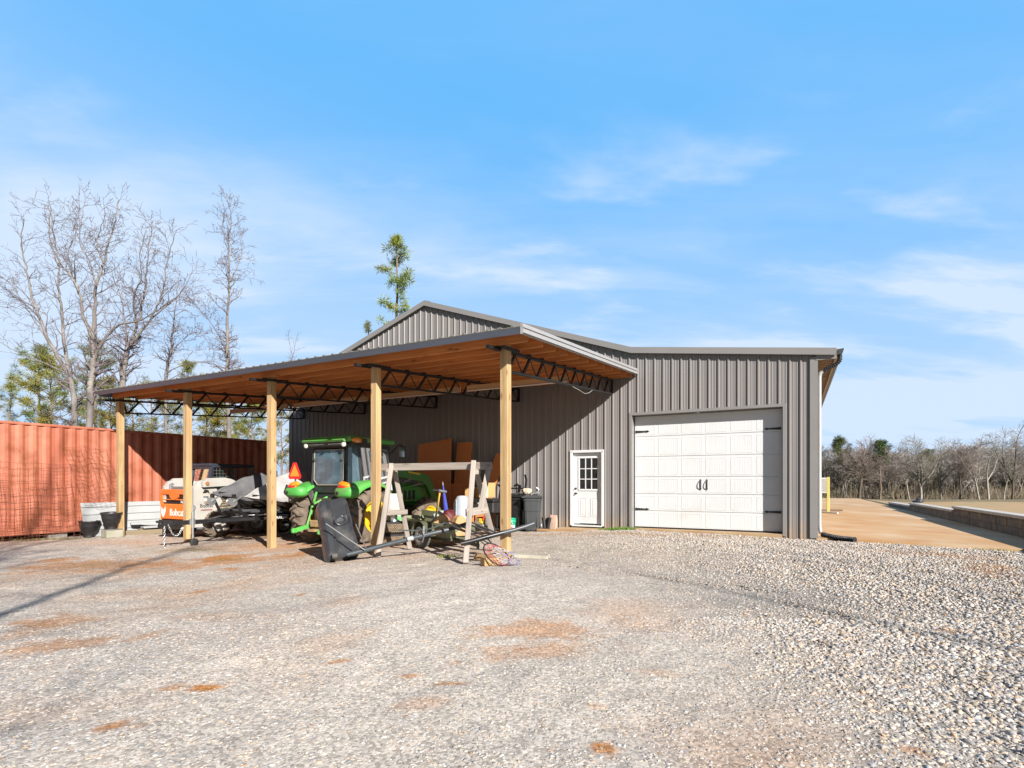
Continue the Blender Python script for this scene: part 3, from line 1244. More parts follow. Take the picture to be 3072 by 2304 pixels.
corrug([(4.84, .12, 4.17), (4.83, .1, 4.05), (4.74, .1, 3.96), (4.6, .1, 3.9), (4.5, .1, 3.83)], .045).build('gutter_hose', COR, shed)
DSP = M('grey downspout', (.50, .50, .49), (.46, .46, .45), rough=.4, metal=.3)
MB().tube([(4.52, .1, 3.85), (4.45, .1, 3.8), (4.43, .1, 3.7), (4.43, .1, 2.4), (4.43, .1, .2), (4.45, .09, .06), (4.52, .05, .0)], .042, 12).build('downspout', DSP, shed)
corrug([(4.48, .07, .015), (4.62, .0, -.02), (4.8, -.1, -.045), (4.95, -.2, -.05), (5.1, -.33, -.05)], .055).build('drain_hose', COR, shed)
for z_ in (.6, 2.58):
    MB().tube([(4.43, .1, z_ + .02), (4.43, .1, z_)], .05, 12).build('pipe_bracket', DSP, shed)

# ------------------------------------------------------------------ carport
POST = wood('treated post', (.55, .37, .185), (.33, .215, .10), 2, knot=(.20, .10, .04), scale=18, kn=2.4)
PURL = wood('orange purlin', (.60, .25, .075), (.44, .17, .05), 0, knot=(.2, .07, .02), scale=22, kn=2.2)
BRAC = wood('pine board', (.60, .40, .22), (.5, .3, .15), 0, knot=(.25, .1, .03))
FAS = M('blue grey fascia', (.22, .275, .39), (.20, .255, .365), rough=.45, scale=.8)
CTR = M('pale grey rake trim', (.33, .325, .325), (.31, .305, .305), rough=.4)
CRF = M('carport roof metal', (.19, .185, .155), (.17, .165, .14), rough=.45)
BST = M('black painted steel', (.008, .008, .009), (.014, .013, .013), rough=.55)
cp = thing('carport', 'open carport with timber posts, black trusses and orange wood purlins', 'carport', (OX, OY, 0), -TH)
CA0, CA1, CB = -12.65, .145, -6.93


def cz(b):          # top of the roof sheet
    return 3.672 + (b - CB) * .0862


t = MB()
t.add([(CA0, CB - .03, cz(CB - .03)), (CA1, CB - .03, cz(CB - .03)), (CA1, -.045, cz(0)), (CA0, -.045, cz(0)),
       (CA0, CB - .03, cz(CB - .03) - .012), (CA1, CB - .03, cz(CB - .03) - .012), (CA1, -.045, cz(0) - .012), (CA0, -.045, cz(0) - .012)],
      [(0, 1, 2, 3), (7, 6, 5, 4), (0, 4, 5, 1), (1, 5, 6, 2), (2, 6, 7, 3), (3, 7, 4, 0)])
k = 0
a = CA0 + .05
while a < CA1 - .03:
    for (da, h, w2) in ((0, .022, .02),):
        z0_, z1_ = cz(CB - .035), cz(-.045)
        t.add([(a - .032, CB - .035, z0_), (a - .014, CB - .035, z0_ + h), (a + .014, CB - .035, z0_ + h), (a + .032, CB - .035, z0_),
               (a - .032, -.046, z1_), (a - .014, -.046, z1_ + h), (a + .014, -.046, z1_ + h), (a + .032, -.046, z1_)],
              [(0, 1, 5, 4), (1, 2, 6, 5), (2, 3, 7, 6), (0, 3, 2, 1)])
    a += PITCH
t.build('roof_sheet', CRF, cp)
t = MB()                                        # sloping front fascia
z = cz(CB)
t.prism([(CB - .01, z - .014), (CB + .005, z - .02), (CB + .055, z - .085), (CB + .09, z - .085), (CB + .09, z - .092), (CB + .05, z - .092)], CA0 + .01, CA1 - .02, lambda x, y, q: (y, x, q))
t.build('front_fascia', FAS, cp)
t = MB()
t.add([(CA1 + .02, CB - .03, cz(CB) + .03), (CA1 + .02, CB - .03, cz(CB) - .13), (CA1 + .02, -.05, cz(0) - .13), (CA1 + .02, -.05, cz(0) + .03),
       (CA1 - .03, CB - .03, cz(CB) + .03), (CA1 - .03, CB - .03, cz(CB) - .13), (CA1 - .03, -.05, cz(0) - .13), (CA1 - .03, -.05, cz(0) + .03)],
      [(0, 1, 2, 3), (4, 7, 6, 5), (0, 3, 7, 4), (1, 5, 6, 2), (0, 4, 5, 1), (3, 2, 6, 7)])
for zz0, x in ((-.115, .035), (-.03, .028)):
    t.bar((CA1 + x, CB - .032, cz(CB) + zz0), (CA1 + x, -.05, cz(0) + zz0), .02, .012)
t.build('rake_trim', CTR, cp)
t = MB()
t.add([(CA0 - .0, CB - .03, cz(CB) + .02), (CA0 - .0, CB + .1, cz(CB) - .13), (CA0, -.05, cz(0) - .13), (CA0, -.05, cz(0) + .02),
       (CA0 - .03, CB - .03, cz(CB) + .02), (CA0 - .03, CB + .1, cz(CB) - .13), (CA0 - .03, -.05, cz(0) - .13), (CA0 - .03, -.05, cz(0) + .02)],
      [(0, 1, 2, 3), (4, 7, 6, 5), (0, 3, 7, 4), (1, 5, 6, 2), (0, 4, 5, 1), (3, 2, 6, 7)])
t.build('rake_trim', FAS, cp)
PA = [-.446, -3.327, -6.347, -9.443, -12.53]
PB = -6.4
purl_b = [-6.55 + .585 * i for i in range(12)]
for b in purl_b:
    zt = cz(b) - .014
    jit = random.uniform(-.01, .01)
    t = MB()
    t.box(((CA0 + CA1) / 2 - .03 + jit, b, zt - .083), (CA1 - CA0 - .16, .04, .165))
    # the boards of the neighbouring course overlap at the trusses
    o = t.build('purlin', PURL, cp)
dk = MB()                                       # boarding under the sheet
k = 0
b = CB + .12
while b < -.1:
    e = min(b + .19, -.08)
    dk.add([(CA0 + .08, b, cz(b) - .016), (CA1 - .06, b, cz(b) - .016), (CA1 - .06, e - .006, cz(e) - .016), (CA0 + .08, e - .006, cz(e) - .016)], [(3, 2, 1, 0)])
    b += .19
dk.build('roof_boarding', PURL, cp, fixn=False)
for i, a in enumerate(PA):
    p = G(a, PB)
    t = MB()
    zt = cz(PB) - .15
    t.box((a, PB, (p.z - .35 + zt) / 2), (.142, .142, zt - p.z + .35), bev=.006)
    t.build('post', POST, cp)
    # truss beside the post: top chord carries clips for the purlins
    t = MB()
    x = a - .09
    ztop = lambda b: cz(b) - .014 - .195 - .0
    b0_, b1_ = -6.88, -.12
    xo = x + .0
    for s in (-.0, .03):
        t.bar((xo + s, b0_, ztop(b0_) - .025), (xo + s, PB - .085, ztop(PB - .085) - .025), .045, .05)
        t.bar((xo + s, PB + .085, ztop(PB + .085) - .025), (xo + s, b1_, ztop(b1_) - .025), .045, .05)
    for s in (-.002, .186):       # the top chord angles straddle the post
        t.bar((xo + s, PB - .3, ztop(PB - .3) - .028), (xo + s, PB + .3, ztop(PB + .3) - .028), .04, .05)
    zb = lambda b: 3.165 + (b + 6.2) * .081
    c0 = PB + .09
    c1 = -.14
    for s in (-.026, .026):
        t.bar((xo + s, c0, zb(c0)), (xo + s, c1, zb(c1)), .035, .035)
    n = 10
    for q in range(n):
        ba = PB + .14 + (c1 - .1 - PB - .14) * q / n
        bb = PB + .14 + (c1 - .1 - PB - .14) * (q + .62) / n
        bc = PB + .14 + (c1 - .1 - PB - .14) * (q + 1) / n
        if q == 0:
            t.bar((xo, ba - .02, ztop(ba) - .05), (xo, ba + .06, zb(ba) + .01), .038, .038)
        t.bar((xo, ba + .1, zb(ba + .1) + .01), (xo, bb, ztop(bb) - .05), .038, .045)
        t.bar((xo, bb + .02, ztop(bb) - .05), (xo, bc + .07, zb(bc) + .01), .014, .02)
    t.bar((xo, c1 + .03, zb(c1)), (xo, b1_ + .03, ztop(b1_) - .02), .06, .06)
    for b in purl_b:
        if b < -.2:
            t.box((xo, b + .026, ztop(b) + .05), (.13, .012, .12))
            t.box((xo, b, ztop(b) - .0045), (.13, .06, .009))
    t.build('truss', BST, cp)
for a0_, a1_ in ((-12.3, -9.6), (-9.35, -6.42), (-6.2, -3.4), (-3.2, -.55)):
    t = MB()
    b = -3.3
    t.box(((a0_ + a1_) / 2, b, 3.53), (a1_ - a0_, .04, .14))
    t.build('brace_board', BRAC, cp)
    m = MB()
    m.tube([(a0_ + .02, b - .035, 3.468), (a1_ - .02, b - .035, 3.468)], .013, 6)
    m.build('lit_edge_strip', WHITE, cp)  # white strip added as the bounce-lit lower edge of the board
m = MB()
m.tube([(-.4, -3.4, 3.33), (-.38, -3.1, 3.31), (-.36, -2.75, 3.27), (-.38, -2.4, 3.34), (-.4, -2.1, 3.45)], .005, 6)
m.build('cable', M('grey cable', (.45, .45, .45)), cp)
# ------------------------------------------------------------------ shipping container
CRED = M('faded red container paint', (.385, .105, .058), (.47, .17, .10), rough=.6, scale=2.2, stretch=(1, 1, .12), dirt=(.30, .085, .035), dscale=2.6, dlo=.46, dhi=.72, bump=.08, bscale=6)
CX, CY = -12.78, 13.33
CRZ = -math.atan2(.495, .869)
ct = thing('shipping_container', 'long faded red corrugated shipping container left of the carport', 'shipping container', (CX, CY, -.12), CRZ)


def CP(x, y, z=0.0):
    """container frame to world"""
    c, s = math.cos(CRZ), math.sin(CRZ)
    return Vector((CX + x * c - y * s, CY + x * s + y * c, z))


Y0, Y1, CH, CWD = -4.74, 7.45, 2.896, 2.438


def corr(mb, a0, a1, z0, z1, fn):
    pts, a = [], a0
    pt = .278
    while a < a1:
        for d, o in ((0, 0), (.07, 0), (.138, 1), (.208, 1)):
            if a + d < a1:
                pts.append((a + d, o * .036))
        a += pt
    pts.append((a1, 0))
    for p, q in zip(pts, pts[1:]):
        mb.quad(fn(p[0], p[1], z0), fn(q[0], q[1], z0), fn(q[0], q[1], z1), fn(p[0], p[1], z1))


w = MB()
corr(w, Y0 + .1, Y1 - .1, .16, CH - .05, lambda a, o, z: (-.012 - o, a, z))
corr(w, Y0 + .1, Y1 - .1, .16, CH - .05, lambda a, o, z: (-CWD + .012 + o, a, z))
corr(w, -CWD + .1, -.1, .16, CH - .05, lambda a, o, z: (a, Y1 - .02 - o, z))
corr(w, -CWD + .1, -.1, .16, CH - .05, lambda a, o, z: (a, Y0 + .02 + o, z))
w.build('corrugated_side', CRED, ct, fixn=False)
w = MB()
corr(w, Y0, Y1, -CWD + .02, -.02, lambda a, o, z: (z, a, CH - .004 - o * .5))
w.build('container_roof', CRED, ct, fixn=False)
for x in (-.03, -CWD + .03):
    MB().box((x, (Y0 + Y1) / 2, CH - .03), (.06, Y1 - Y0, .065), bev=.01).build('top_rail', CRED, ct)
    t = MB()
    t.box((x, (Y0 + Y1) / 2, .08), (.05, Y1 - Y0, .16))
    t.box((x - .0, (Y0 + Y1) / 2, .166), (.07, Y1 - Y0, .012))
    t.build('bottom_rail', CRED, ct)
    for y in (Y0 + .08, Y1 - .08):
        MB().box((x, y, CH / 2), (.1, .16, CH + .01), bev=.012).build('corner_post', CRED, ct)
MB().box((-CWD / 2, (Y0 + Y1) / 2, .1), (CWD - .2, Y1 - Y0 - .2, .08)).build('underframe', BLACK, ct)
for x in (-.25, -CWD + .25):
    for y in (Y0 + .3, 1.2, Y1 - .3):
        MB().box((x, y, -.09), (.3, .4, .18)).build('support_block', M('grey block', (.3, .29, .27)), ct)

# ------------------------------------------------------------------ rusty wire fencing leaning on the container
WIRE = M('rusty wire', (.26, .09, .05), (.18, .06, .035), rough=.8)


def wire_panel(name, label, y0, y1, z0, z1, xo0, xo1, nx, nz, skew, seed, curl=.0):
    rng = random.Random(seed)
    ph = [rng.uniform(0, 6.3) for _ in range(8)]
    base = CP(.1, (y0 + y1) / 2, -.27)
    o = thing(name, label, 'wire fencing', base, CRZ, 'rusty wire fence panels')
    P0, P1 = [], []

    def pt(u, v):
        y = y0 + (y1 - y0) * u + skew * (1 - v)
        z = z0 + (z1 - z0) * v + .035 * math.sin(9 * u + ph[0] + 2 * v) + .02 * math.sin(21 * u + ph[3])
        x = xo0 + (xo1 - xo0) * v + .05 * math.sin(7 * u + ph[1]) * (.4 + v) + .03 * math.sin(11 * v + ph[2]) + curl * max(0, v - .75)
        p = CP(max(x, .03), y, z) - base
        c, s = math.cos(-CRZ), math.sin(-CRZ)
        return (p.x * c - p.y * s, p.x * s + p.y * c, p.z)
    for i in range(nx + 1):
        for k in range(nz * 2):
            P0.append(pt(i / nx, k / (nz * 2)))
            P1.append(pt(i / nx, (k + 1) / (nz * 2)))
    for k in range(nz + 1):
        vv = (k / nz) ** 1.15
        for i in range(nx * 2):
            P0.append(pt(i / (nx * 2), vv))
            P1.append(pt((i + 1) / (nx * 2), vv))
    r = np.full(len(P0), .0036)
    Vv, Ff = segs(P0, P1, r, r, 4)
    npmesh('wire_mesh', Vv, Ff, WIRE, o)


wire_panel('wire_fence_panel', 'tall rusty wire fencing standing along the container at the left edge', -2.2, 1.42, -.3, 1.74, .3, .12, 22, 13, .02, 3)
wire_panel('wire_fence_panel', 'shorter rusty wire fencing in front of the taller wire', -2.0, 1.5, -.3, 1.2, .55, .3, 24, 11, -.03, 5)
wire_panel('wire_fence_panel', 'narrow rusty wire panel leaning askew above the white metal sheets', 1.25, 2.25, .72, 2.2, .5, .06, 8, 14, .3, 8)

# ------------------------------------------------------------------ white sheets, pots, timbers
WSH = M('white sheet metal', (.40, .415, .42), (.36, .375, .38), rough=.4, scale=2, dirt=(.60, .58, .52), dscale=1.5, dlo=.6, dhi=.9)


def sheet(label, y0, y1, zb, zt, xb, xt):
    base = CP(.3, (y0 + y1) / 2, -.27)
    o = thing('metal_sheet', label, 'metal sheet', base, CRZ, 'white metal sheets leaning on the container')
    t = MB()
    n = 0
    pr = []
    k = 0.0
    while k < 1:
        pr += [(k, 0), (k + .19, 0), (k + .195, .03), (k + .22, .03), (k + .225, 0)]
        k += .225
    pr = [p for p in pr if p[0] < 1] + [(1, 0)]
    ya, yb = y0 - (y0 + y1) / 2, y1 - (y0 + y1) / 2
    for (p, q) in zip(pr, pr[1:]):
        def P(y, s):
            return (xb + (xt - xb) * s[0] + s[1] - .3, y, zb + (zt - zb) * s[0] + .27)
        t.quad(P(ya, p), P(yb, p), P(yb, q), P(ya, q))
    ob = t.build('ribbed_sheet', WSH, o, weld=True)
    md = ob.modifiers.new('thick', 'SOLIDIFY')
    md.thickness = .004
    return o


sheet('front white ribbed metal sheet leaning on the red container behind the flower pots', 1.62, 5.4, -.26, .66, .40, .12)
sheet('white ribbed metal sheet half hidden behind the front sheet', 1.75, 5.6, -.24, .64, .28, .06)
POTM = M('charcoal plastic pot', (.02, .021, .023), (.03, .03, .033), rough=.42, scale=5, dirt=(.07, .065, .06), dscale=4, dlo=.55, dhi=.9)


def pot(label, loc, tilt=0.0):
    o = thing('flower_pot', label, 'flower pot', loc, .3, 'charcoal plastic flower pots')
    o.rotation_euler = (tilt, 0, .3)
    o.scale = (1, 1, 1.06)
    t = MB()
    t.lathe([(.001, 0), (.125, 0), (.13, .02), (.115, .045), (.135, .07), (.185, .16), (.192, .165), (.192, .175), (.197, .18), (.215, .27), (.221, .275), (.221, .285), (.222, .29), (.226, .375), (.25, .39), (.255, .415), (.24, .42), (.225, .40), (.2, .28), (.15, .12), (.001, .1)], 28)
    t.build('pot_body', POTM, o)
    MB().lathe([(.001, .33), (.19, .335), (.2, .30)], 20).build('potting_soil', M('soil', (.05, .035, .025), rough=.95, bump=.5), o)
    return o


p1 = ground_at(268, 1611)
pot('charcoal flower pot standing on the ground left of the concrete block', p1)
pb = ground_at(318, 1613)
pb = pb + Vector((.08, .12, 0))
o = thing('concrete_block', 'pale concrete block with a charcoal pot on it', 'concrete block', pb, CRZ)
t = MB()
t.box((0, .0, .1), (.34, .40, .22), bev=.02)
t.build('block_body', M('mossy concrete', (.38, .36, .30), (.32, .32, .25), rough=.9, scale=5, bump=.4, dirt=(.27, .29, .16), dscale=3), o)
t = MB()
t.box((.03, .0, .222), (.3, .36, .018))
t.build('slate_slab', M('slate', (.2, .19, .17), (.12, .115, .1), rough=.8), o)
pot('charcoal flower pot raised on the pale concrete block', pb + Vector((-.02, .0, .235)), .05)

TIM = wood('weathered timber', (.25, .20, .13), (.17, .135, .085), 1, knot=(.15, .1, .05))
YEL = wood('yellow board', (.66, .43, .16), (.55, .34, .12), 1)


def at_container(px, py, off, z=None):
    g = ground_at(px, py)
    return g


def timber(name, label, mat, p, q, w_, h_, z, cat='timber', group=None):
    p, q = Vector(p), Vector(q)
    d = q - p
    o = thing(name, label, cat, ((p.x + q.x) / 2, (p.y + q.y) / 2, z), math.atan2(-d.x, d.y), group)
    MB().box((0, 0, h_ / 2), (w_, Vector((d.x, d.y, 0)).length, h_), bev=.006).build('plank', mat, o)
    return o


g0, g1 = ground_at(368, 1606), ground_at(520, 1598)
timber('timber_beam', 'weathered round edged timber lying on the ground right of the first post', TIM, g0, g1, .13, .13, g0.z)
n_ = Vector((-.35, .5, 0))
timber('timber_beam', 'second weathered timber lying behind the first, under the white boards', TIM, g0 + n_ * .45 + Vector((.35, .15, 0)), g1 + n_ * .45, .14, .16, g0.z)
timber('white_board', 'white board lying on the timbers beside the orange machine', WSH, g0 + n_ * .42 + Vector((.45, .15, 0)), g1 + n_ * .42, .26, .05, g0.z + .17, 'board')
timber('white_board', 'upper white board with a torn paper end', WSH, g0 + n_ * .5 + Vector((.15, .1, 0)), g1 + n_ * .5, .2, .06, g0.z + .27, 'board')
timber('yellow_board', 'yellow pine board on top of the white boards', YEL, g0 + n_ * .55 + Vector((.95, .25, 0)), g1 + n_ * .55, .1, .09, g0.z + .37, 'board')
timber('yellow_board', 'short yellow board under the orange machine side', YEL, g0 + n_ * .3 + Vector((1.15, .1, 0)), g1 + n_ * .3, .09, .12, g0.z + .26, 'board')

# ------------------------------------------------------------------ skid steer loader
ORG = M('orange loader paint', (.78, .20, .035), (.70, .17, .03), rough=.4, scale=3, dirt=(.45, .22, .12), dscale=2.5, dlo=.6, dhi=.85, coat=.3)
LWH = M('off white loader paint', (.47, .455, .42), (.41, .39, .36), rough=.4, scale=3, dirt=(.5, .4, .28), dscale=2, dlo=.6, dhi=.85, coat=.2)
NAV = M('dark cab paint', (.03, .035, .05), (.04, .045, .06), rough=.35)
TYR = M('dusty tyre rubber', (.115, .09, .07), (.20, .155, .115), rough=.9, scale=6, bump=.2)
TYRB = M('black tyre rubber', (.022, .021, .02), (.045, .04, .036), rough=.85, scale=8)
GRY = M('grey steel', (.30, .31, .32), (.24, .25, .26), rough=.4, metal=.5)
GALV = M('bright zinc', (.62, .64, .65), (.5, .52, .53), rough=.3, metal=.8, scale=9)
LETW = M('white lettering', (.80, .80, .80), rough=.5)
LETB = M('black lettering', (.02, .02, .02), rough=.5)
ss = bthing('skid_steer', 'orange and white skid steer loader with mesh sided cab behind the second post', 'loader', -10.72, -4.6)


def tyre(parent, name, c, Rr, Wd, lugs, mat, rimmat, rimr, out=1, lug_h=.035, rimdepth=.3, lugw=.05):
    """tyre with slanted lugs, its rim as a child; axle along x"""
    t = MB()
    h = Rr - lug_h
    prof = [(rimr, -Wd * .42), (rimr + .03, -Wd * .5), (rimr + (h - rimr) * .55, -Wd * .53), (h - .03, -Wd * .47), (h, -Wd * .36), (h + .006, 0), (h, Wd * .36), (h - .03, Wd * .47), (rimr + (h - rimr) * .55, Wd * .53), (rimr + .03, Wd * .5), (rimr, Wd * .42)]
    t.lathe(prof, 40, (0, 0, 0), 'x')
    if lugs:
        for k in range(lugs):
            for sgn in (-1, 1):
                a0 = 2 * PI * (k + (.5 if sgn > 0 else 0)) / lugs
                vs = []
                for (x, da) in ((-.02 * sgn, 0), (sgn * Wd * .30, .13), (sgn * Wd * .5, .17)):
                    drop = .05 if abs(x) > Wd * .4 else 0
                    for (dd, rr) in ((-lugw / Rr * .62, h - .02 - drop), (lugw / Rr * .62, h - .02 - drop), (lugw / Rr * .42, Rr - drop), (-lugw / Rr * .42, Rr - drop)):
                        an = a0 + da + dd
                        vs.append((x, rr * math.cos(an), rr * math.sin(an)))
                fs = []
                for i in range(2):
                    for j in range(4):
                        fs.append((i * 4 + j, i * 4 + (j + 1) % 4, i * 4 + 4 + (j + 1) % 4, i * 4 + 4 + j))
                fs += [(0, 1, 2, 3), (11, 10, 9, 8)]
                t.add(vs, fs)
    o = t.build(name, mat, parent)
    o.location = c
    if rimmat:
        m = MB()
        s = out
        d = Wd * rimdepth
        m.lathe([(rimr + .012, s * Wd * .47), (rimr - .02, s * Wd * .47), (rimr - .03, s * d), (rimr * .62, s * d * .6), (rimr * .55, s * d * 1.05), (.07, s * d * 1.05), (.06, s * (d + .05)), (.001, s * (d + .05))], 32, (0, 0, 0), 'x')
        m.lathe([(rimr + .005, -s * Wd * .45), (rimr - .02, -s * Wd * .45), (rimr - .03, 0), (.001, 0)], 32, (0, 0, 0), 'x')
        for k in range(8):
            an = 2 * PI * k / 8
            m.box((s * (d * 1.05 + .01), rimr * .36 * math.cos(an), rimr * .36 * math.sin(an)), (.03, .025, .025))
        m.build('rim', rimmat, o)
    return o


t = MB()
t.box((0, -.2, .62), (1.2, 2.0, .62), bev=.04)
t.box((0, -.95, 1.08), (1.14, .62, .36), bev=.06)
t.build('body', LWH, ss)
t = MB()                                     # rear tailgate with a recess
yb = -1.34
t.box((0, yb, .70), (1.24, .14, .42), bev=.025)
t.box((0, yb, 1.23), (1.24, .14, .15), bev=.025)
t.box((-.58, yb, 1.03), (.08, .139, .26))
t.box((.58, yb, 1.03), (.08, .139, .26))
t.box((0, yb - .03, 1.03), (1.04, .05, .025))
t.prism([(.2 * math.cos(a_), 1.19 + .17 * math.sin(a_)) for a_ in [PI + PI * i / 12 for i in range(13)]], yb - .075, yb - .02)
t.build('tailgate', ORG, ss)
t = MB()
t.box((0, yb + .02, 1.03), (1.1, .06, .3))
t.build('rear_grille', BLACK, ss)
for s in (-1, 1):
    m = MB()
    m.box((s * .47, yb - .03, 1.05), (.09, .05, .2), bev=.01)
    m.build('tail_light', M('lamp lens', (.55, .5, .4), (.4, .1, .06), rough=.25), ss)
t = MB()
t.box((0, yb - .02, .4), (1.26, .22, .16), bev=.03)
t.box((0, yb - .06, .30), (1.3, .14, .1), bev=.02)
t.build('bumper', BLACK, ss)
t = MB()
t.box((-.1, -.95, 1.33), (.9, .5, .09), bev=.03)
t.tube([(-.5, -1.2, 1.3), (-.5, -1.2, 1.42), (-.46, -1.15, 1.45)], .035, 8)
t.box((.25, -1.15, 1.3), (.3, .2, .1), bev=.02)
t.build('engine_hood', GRY, ss)
text('emblem_text', 'Bobcat', .27, LETW, ss, (.14, yb - .073, .68), (PI / 2, 0, 0), .004, sx=.82)
e = MB()                                      # animal head emblem, a simple notched shape
e.prism([(-.55, .83), (-.50, .76), (-.42, .78), (-.37, .85), (-.36, .72), (-.40, .62), (-.46, .55), (-.52, .58), (-.57, .68)], yb - .0735, yb - .069)
e.build('emblem', LETW, ss)
text('model_number', '763', .1, LETW, ss, (.36, yb - .056, .965), (PI / 2, 0, 0))
prof = [(-1.3, .3), (-1.3, 1.36), (-1.18, 1.52), (-1.0, 1.56), (-.82, 1.5), (-.66, 1.3), (-.5, .95), (-.62, .8), (-.62, .3)]
for s in (-1, 1):
    MB().prism(prof, s * .62, s * .70, lambda x, y, z: (y, x, z)).build('arm_tower', LWH, ss)
for s in (-1, 1):
    t = MB()
    t.prism([(-1.1, 1.36), (-1.12, 1.5), (-.98, 1.6), (-.5, 1.62), (-.3, 1.58), (.95, 1.08), (1.1, .6), (1.0, .45), (.88, .55), (.8, .95), (-.3, 1.4)], s * .715, s * .80, lambda x, y, z: (y, x, z))
    t.build('lift_arm', LWH, ss)
for s in (-1, 1):
    MB().tube([(s * .8, -1.0, 1.46), (s * .835, -1.0, 1.46)], .05, 10).build('pivot_pin', M('rust', (.35, .16, .06)), ss)
text('side_text', 'Bobcat', .13, LETB, ss, (.703, -.95, .86), (PI / 2, 0, PI / 2))
text('arm_text', 'S175 TURBO', .085, LETB, ss, (.803, -.15, 1.42), (PI / 2, R(-21.8), PI / 2), sx=1.0)
m = MB()
m.box((.702, -.95, .75), (.006, .32, .025))
m.build('stripe', M('decal stripe', (.45, .08, .05), (.05, .03, .03), scale=4, stretch=(1, 1, 1)), ss)
m = MB()
m.prism([(-1.06, 1.2), (-1.0, 1.3), (-.9, 1.28), (-.86, 1.17), (-.92, 1.22), (-.98, 1.2)], .7005, .706, lambda x, y, z: (y, x, z))
m.box((.703, -.97, 1.1), (.006, .14, .025))
m.build('emblem', LETB, ss)
t = MB()                                      # cab: posts, roof, rear frame
for s in (-1, 1):
    t.bar((s * .46, -.72, 1.3), (s * .42, -.62, 1.93), .09, .09)
    t.bar((s * .46, .55, .7), (s * .42, .6, 1.95), .07, .07)
    t.bar((s * .44, -.65, 1.93), (s * .42, .6, 1.97), .08, .06)
t.box((0, -.02, 1.97), (.96, 1.36, .08), bev=.035)
t.box((0, -.66, 1.9), (.86, .06, .06))
t.build('cab_frame', NAV, ss)
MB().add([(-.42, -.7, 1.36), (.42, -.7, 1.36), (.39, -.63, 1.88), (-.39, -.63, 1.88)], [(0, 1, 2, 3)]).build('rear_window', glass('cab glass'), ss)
t = MB()
for k in range(13):
    y = -.6 + k * .095
    for s in (-1, 1):
        t.box((s * .445, y, 1.55), (.006, .012, .7))
for k in range(9):
    z = 1.22 + k * .085
    for s in (-1, 1):
        t.box((s * .4455, -.03, z), (.006, 1.18, .012))
t.build('side_screen', M('green mesh', (.06, .1, .085)), ss)
t = MB()
t.box((0, .05, 1.0), (.5, .5, .5), bev=.1)
t.box((0, -.2, 1.45), (.5, .14, .5), bev=.06)
t.build('seat', BLACK, ss)
for s in (-1, 1):
    for y in (-.68, .48):
        tyre(ss, 'wheel', (s * .70, y, .36), .37, .26, 16, TYR, LWH, .19, s)
t = MB()
for k in range(4):
    t.box((.63, -.3, .78 + k * .07), (.02, .5, .035))
t.build('side_grille', M('slot paint', (.4, .3, .15), (.1, .08, .05), scale=9), ss)
t = MB()
t.prism([(.9, .05), (1.5, .02), (1.5, .05), (1.1, .1), (.95, .55), (.9, .55)], -.85, .85, lambda x, y, z: (y, x, z))
t.build('bucket', M('worn steel', (.25, .2, .15), (.16, .13, .1), rough=.6), ss)

# ------------------------------------------------------------------ trailer and covered jet skis
TRB = M('black trailer paint', (.010, .010, .012), (.02, .02, .022), rough=.35)
TX, TY = -7.44, 12.36
TRZ = -math.atan2(.56, .83)
TZ = float(gz(TX, TY))
tr = thing('boat_trailer', 'black double trailer under two covered jet skis, jack wheel down at the second post', 'trailer', (TX, TY, TZ), TRZ)
t = MB()
t.box((0, 2.0, .55), (.09, 5.2, .1), bev=.006)
t.box((0, 1.15, .60), (1.5, .07, .07))
t.box((0, 3.4, .60), (1.7, .07, .07))
t.box((0, 2.9, .34), (1.75, .07, .07))
for s in (-1, 1):
    t.box((s * .78, 2.75, .595), (.06, 3.3, .07))
    for q in (-.25, .25):
        t.bar((s * .5 + q, 1.15, .6), (s * .5 + q, 1.15, .74), .05, .05)
        t.bar((s * .5 + q, 3.4, .6), (s * .5 + q, 3.4, .74), .05, .05)
    t.bar((0, .35, .56), (s * .78, 1.15, .6), .06, .07)
t.build('frame', TRB, tr)
for s in (-1, 1):
    m = MB()
    for q in (-.25, .25):
        m.box((s * .5 + q, 2.3, .775), (.09, 2.6, .06), bev=.01)
    m.build('bunk', M('bunk carpet', (.06, .06, .065), rough=.95), tr)
    m = MB()                                 # winch post and winch
    x = s * .5
    m.tube([(x, 1.2, .62), (x, 1.0, .66), (x, .92, .75), (x, .78, 1.05), (x, .74, 1.12)], .035, 8)
    m.box((x, .74, 1.12), (.12, .06, .14), bev=.01)
    m.build('winch_post', TRB, tr)
    m = MB()
    m.tube([(x - .06, .68, 1.0), (x + .06, .68, 1.0)], .085, 18)
    m.tube([(x + .06, .68, 1.0), (x + .085, .68, 1.0)], .1, 18)
    m.tube([(x - .085, .68, 1.0), (x - .06, .68, 1.0)], .1, 18)
    m.bar((x + .1, .68, 1.0), (x + .1, .86, 1.14), .02, .03)
    m.tube([(x + .1, .86, 1.14), (x + .2, .86, 1.14)], .018, 8)
    m.build('winch', GALV, tr)
    w_ = tyre(tr, 'wheel', (s * .9, 2.9, .27), .27, .17, 0, TYRB, GALV, .15, s)
    m = MB()
    m.grid(lambda u, v: (s * (.8 + .2 * v), 2.9 + .36 * math.cos(PI * u), .27 + .36 * math.sin(PI * u)), 14, 1)
    m.build('mudguard', TRB, tr)
t = MB()
t.bar((0, -.6, .56), (0, -.38, .57), .11, .1, bev=.02)
t.box((0, -.66, .6), (.07, .12, .05), bev=.01)
t.lathe([(.045, -.02), (.05, 0), (.045, .02)], 12, (0, -.63, .55))
t.build('coupler', BLACK, tr)
t = MB()
t.tube([(.1, 0, .1), (.1, 0, .95)], .024, 10)
t.tube([(.1, 0, .42), (.1, 0, .78)], .034, 10)
t.box((.07, 0, .56), (.06, .12, .14), bev=.01)
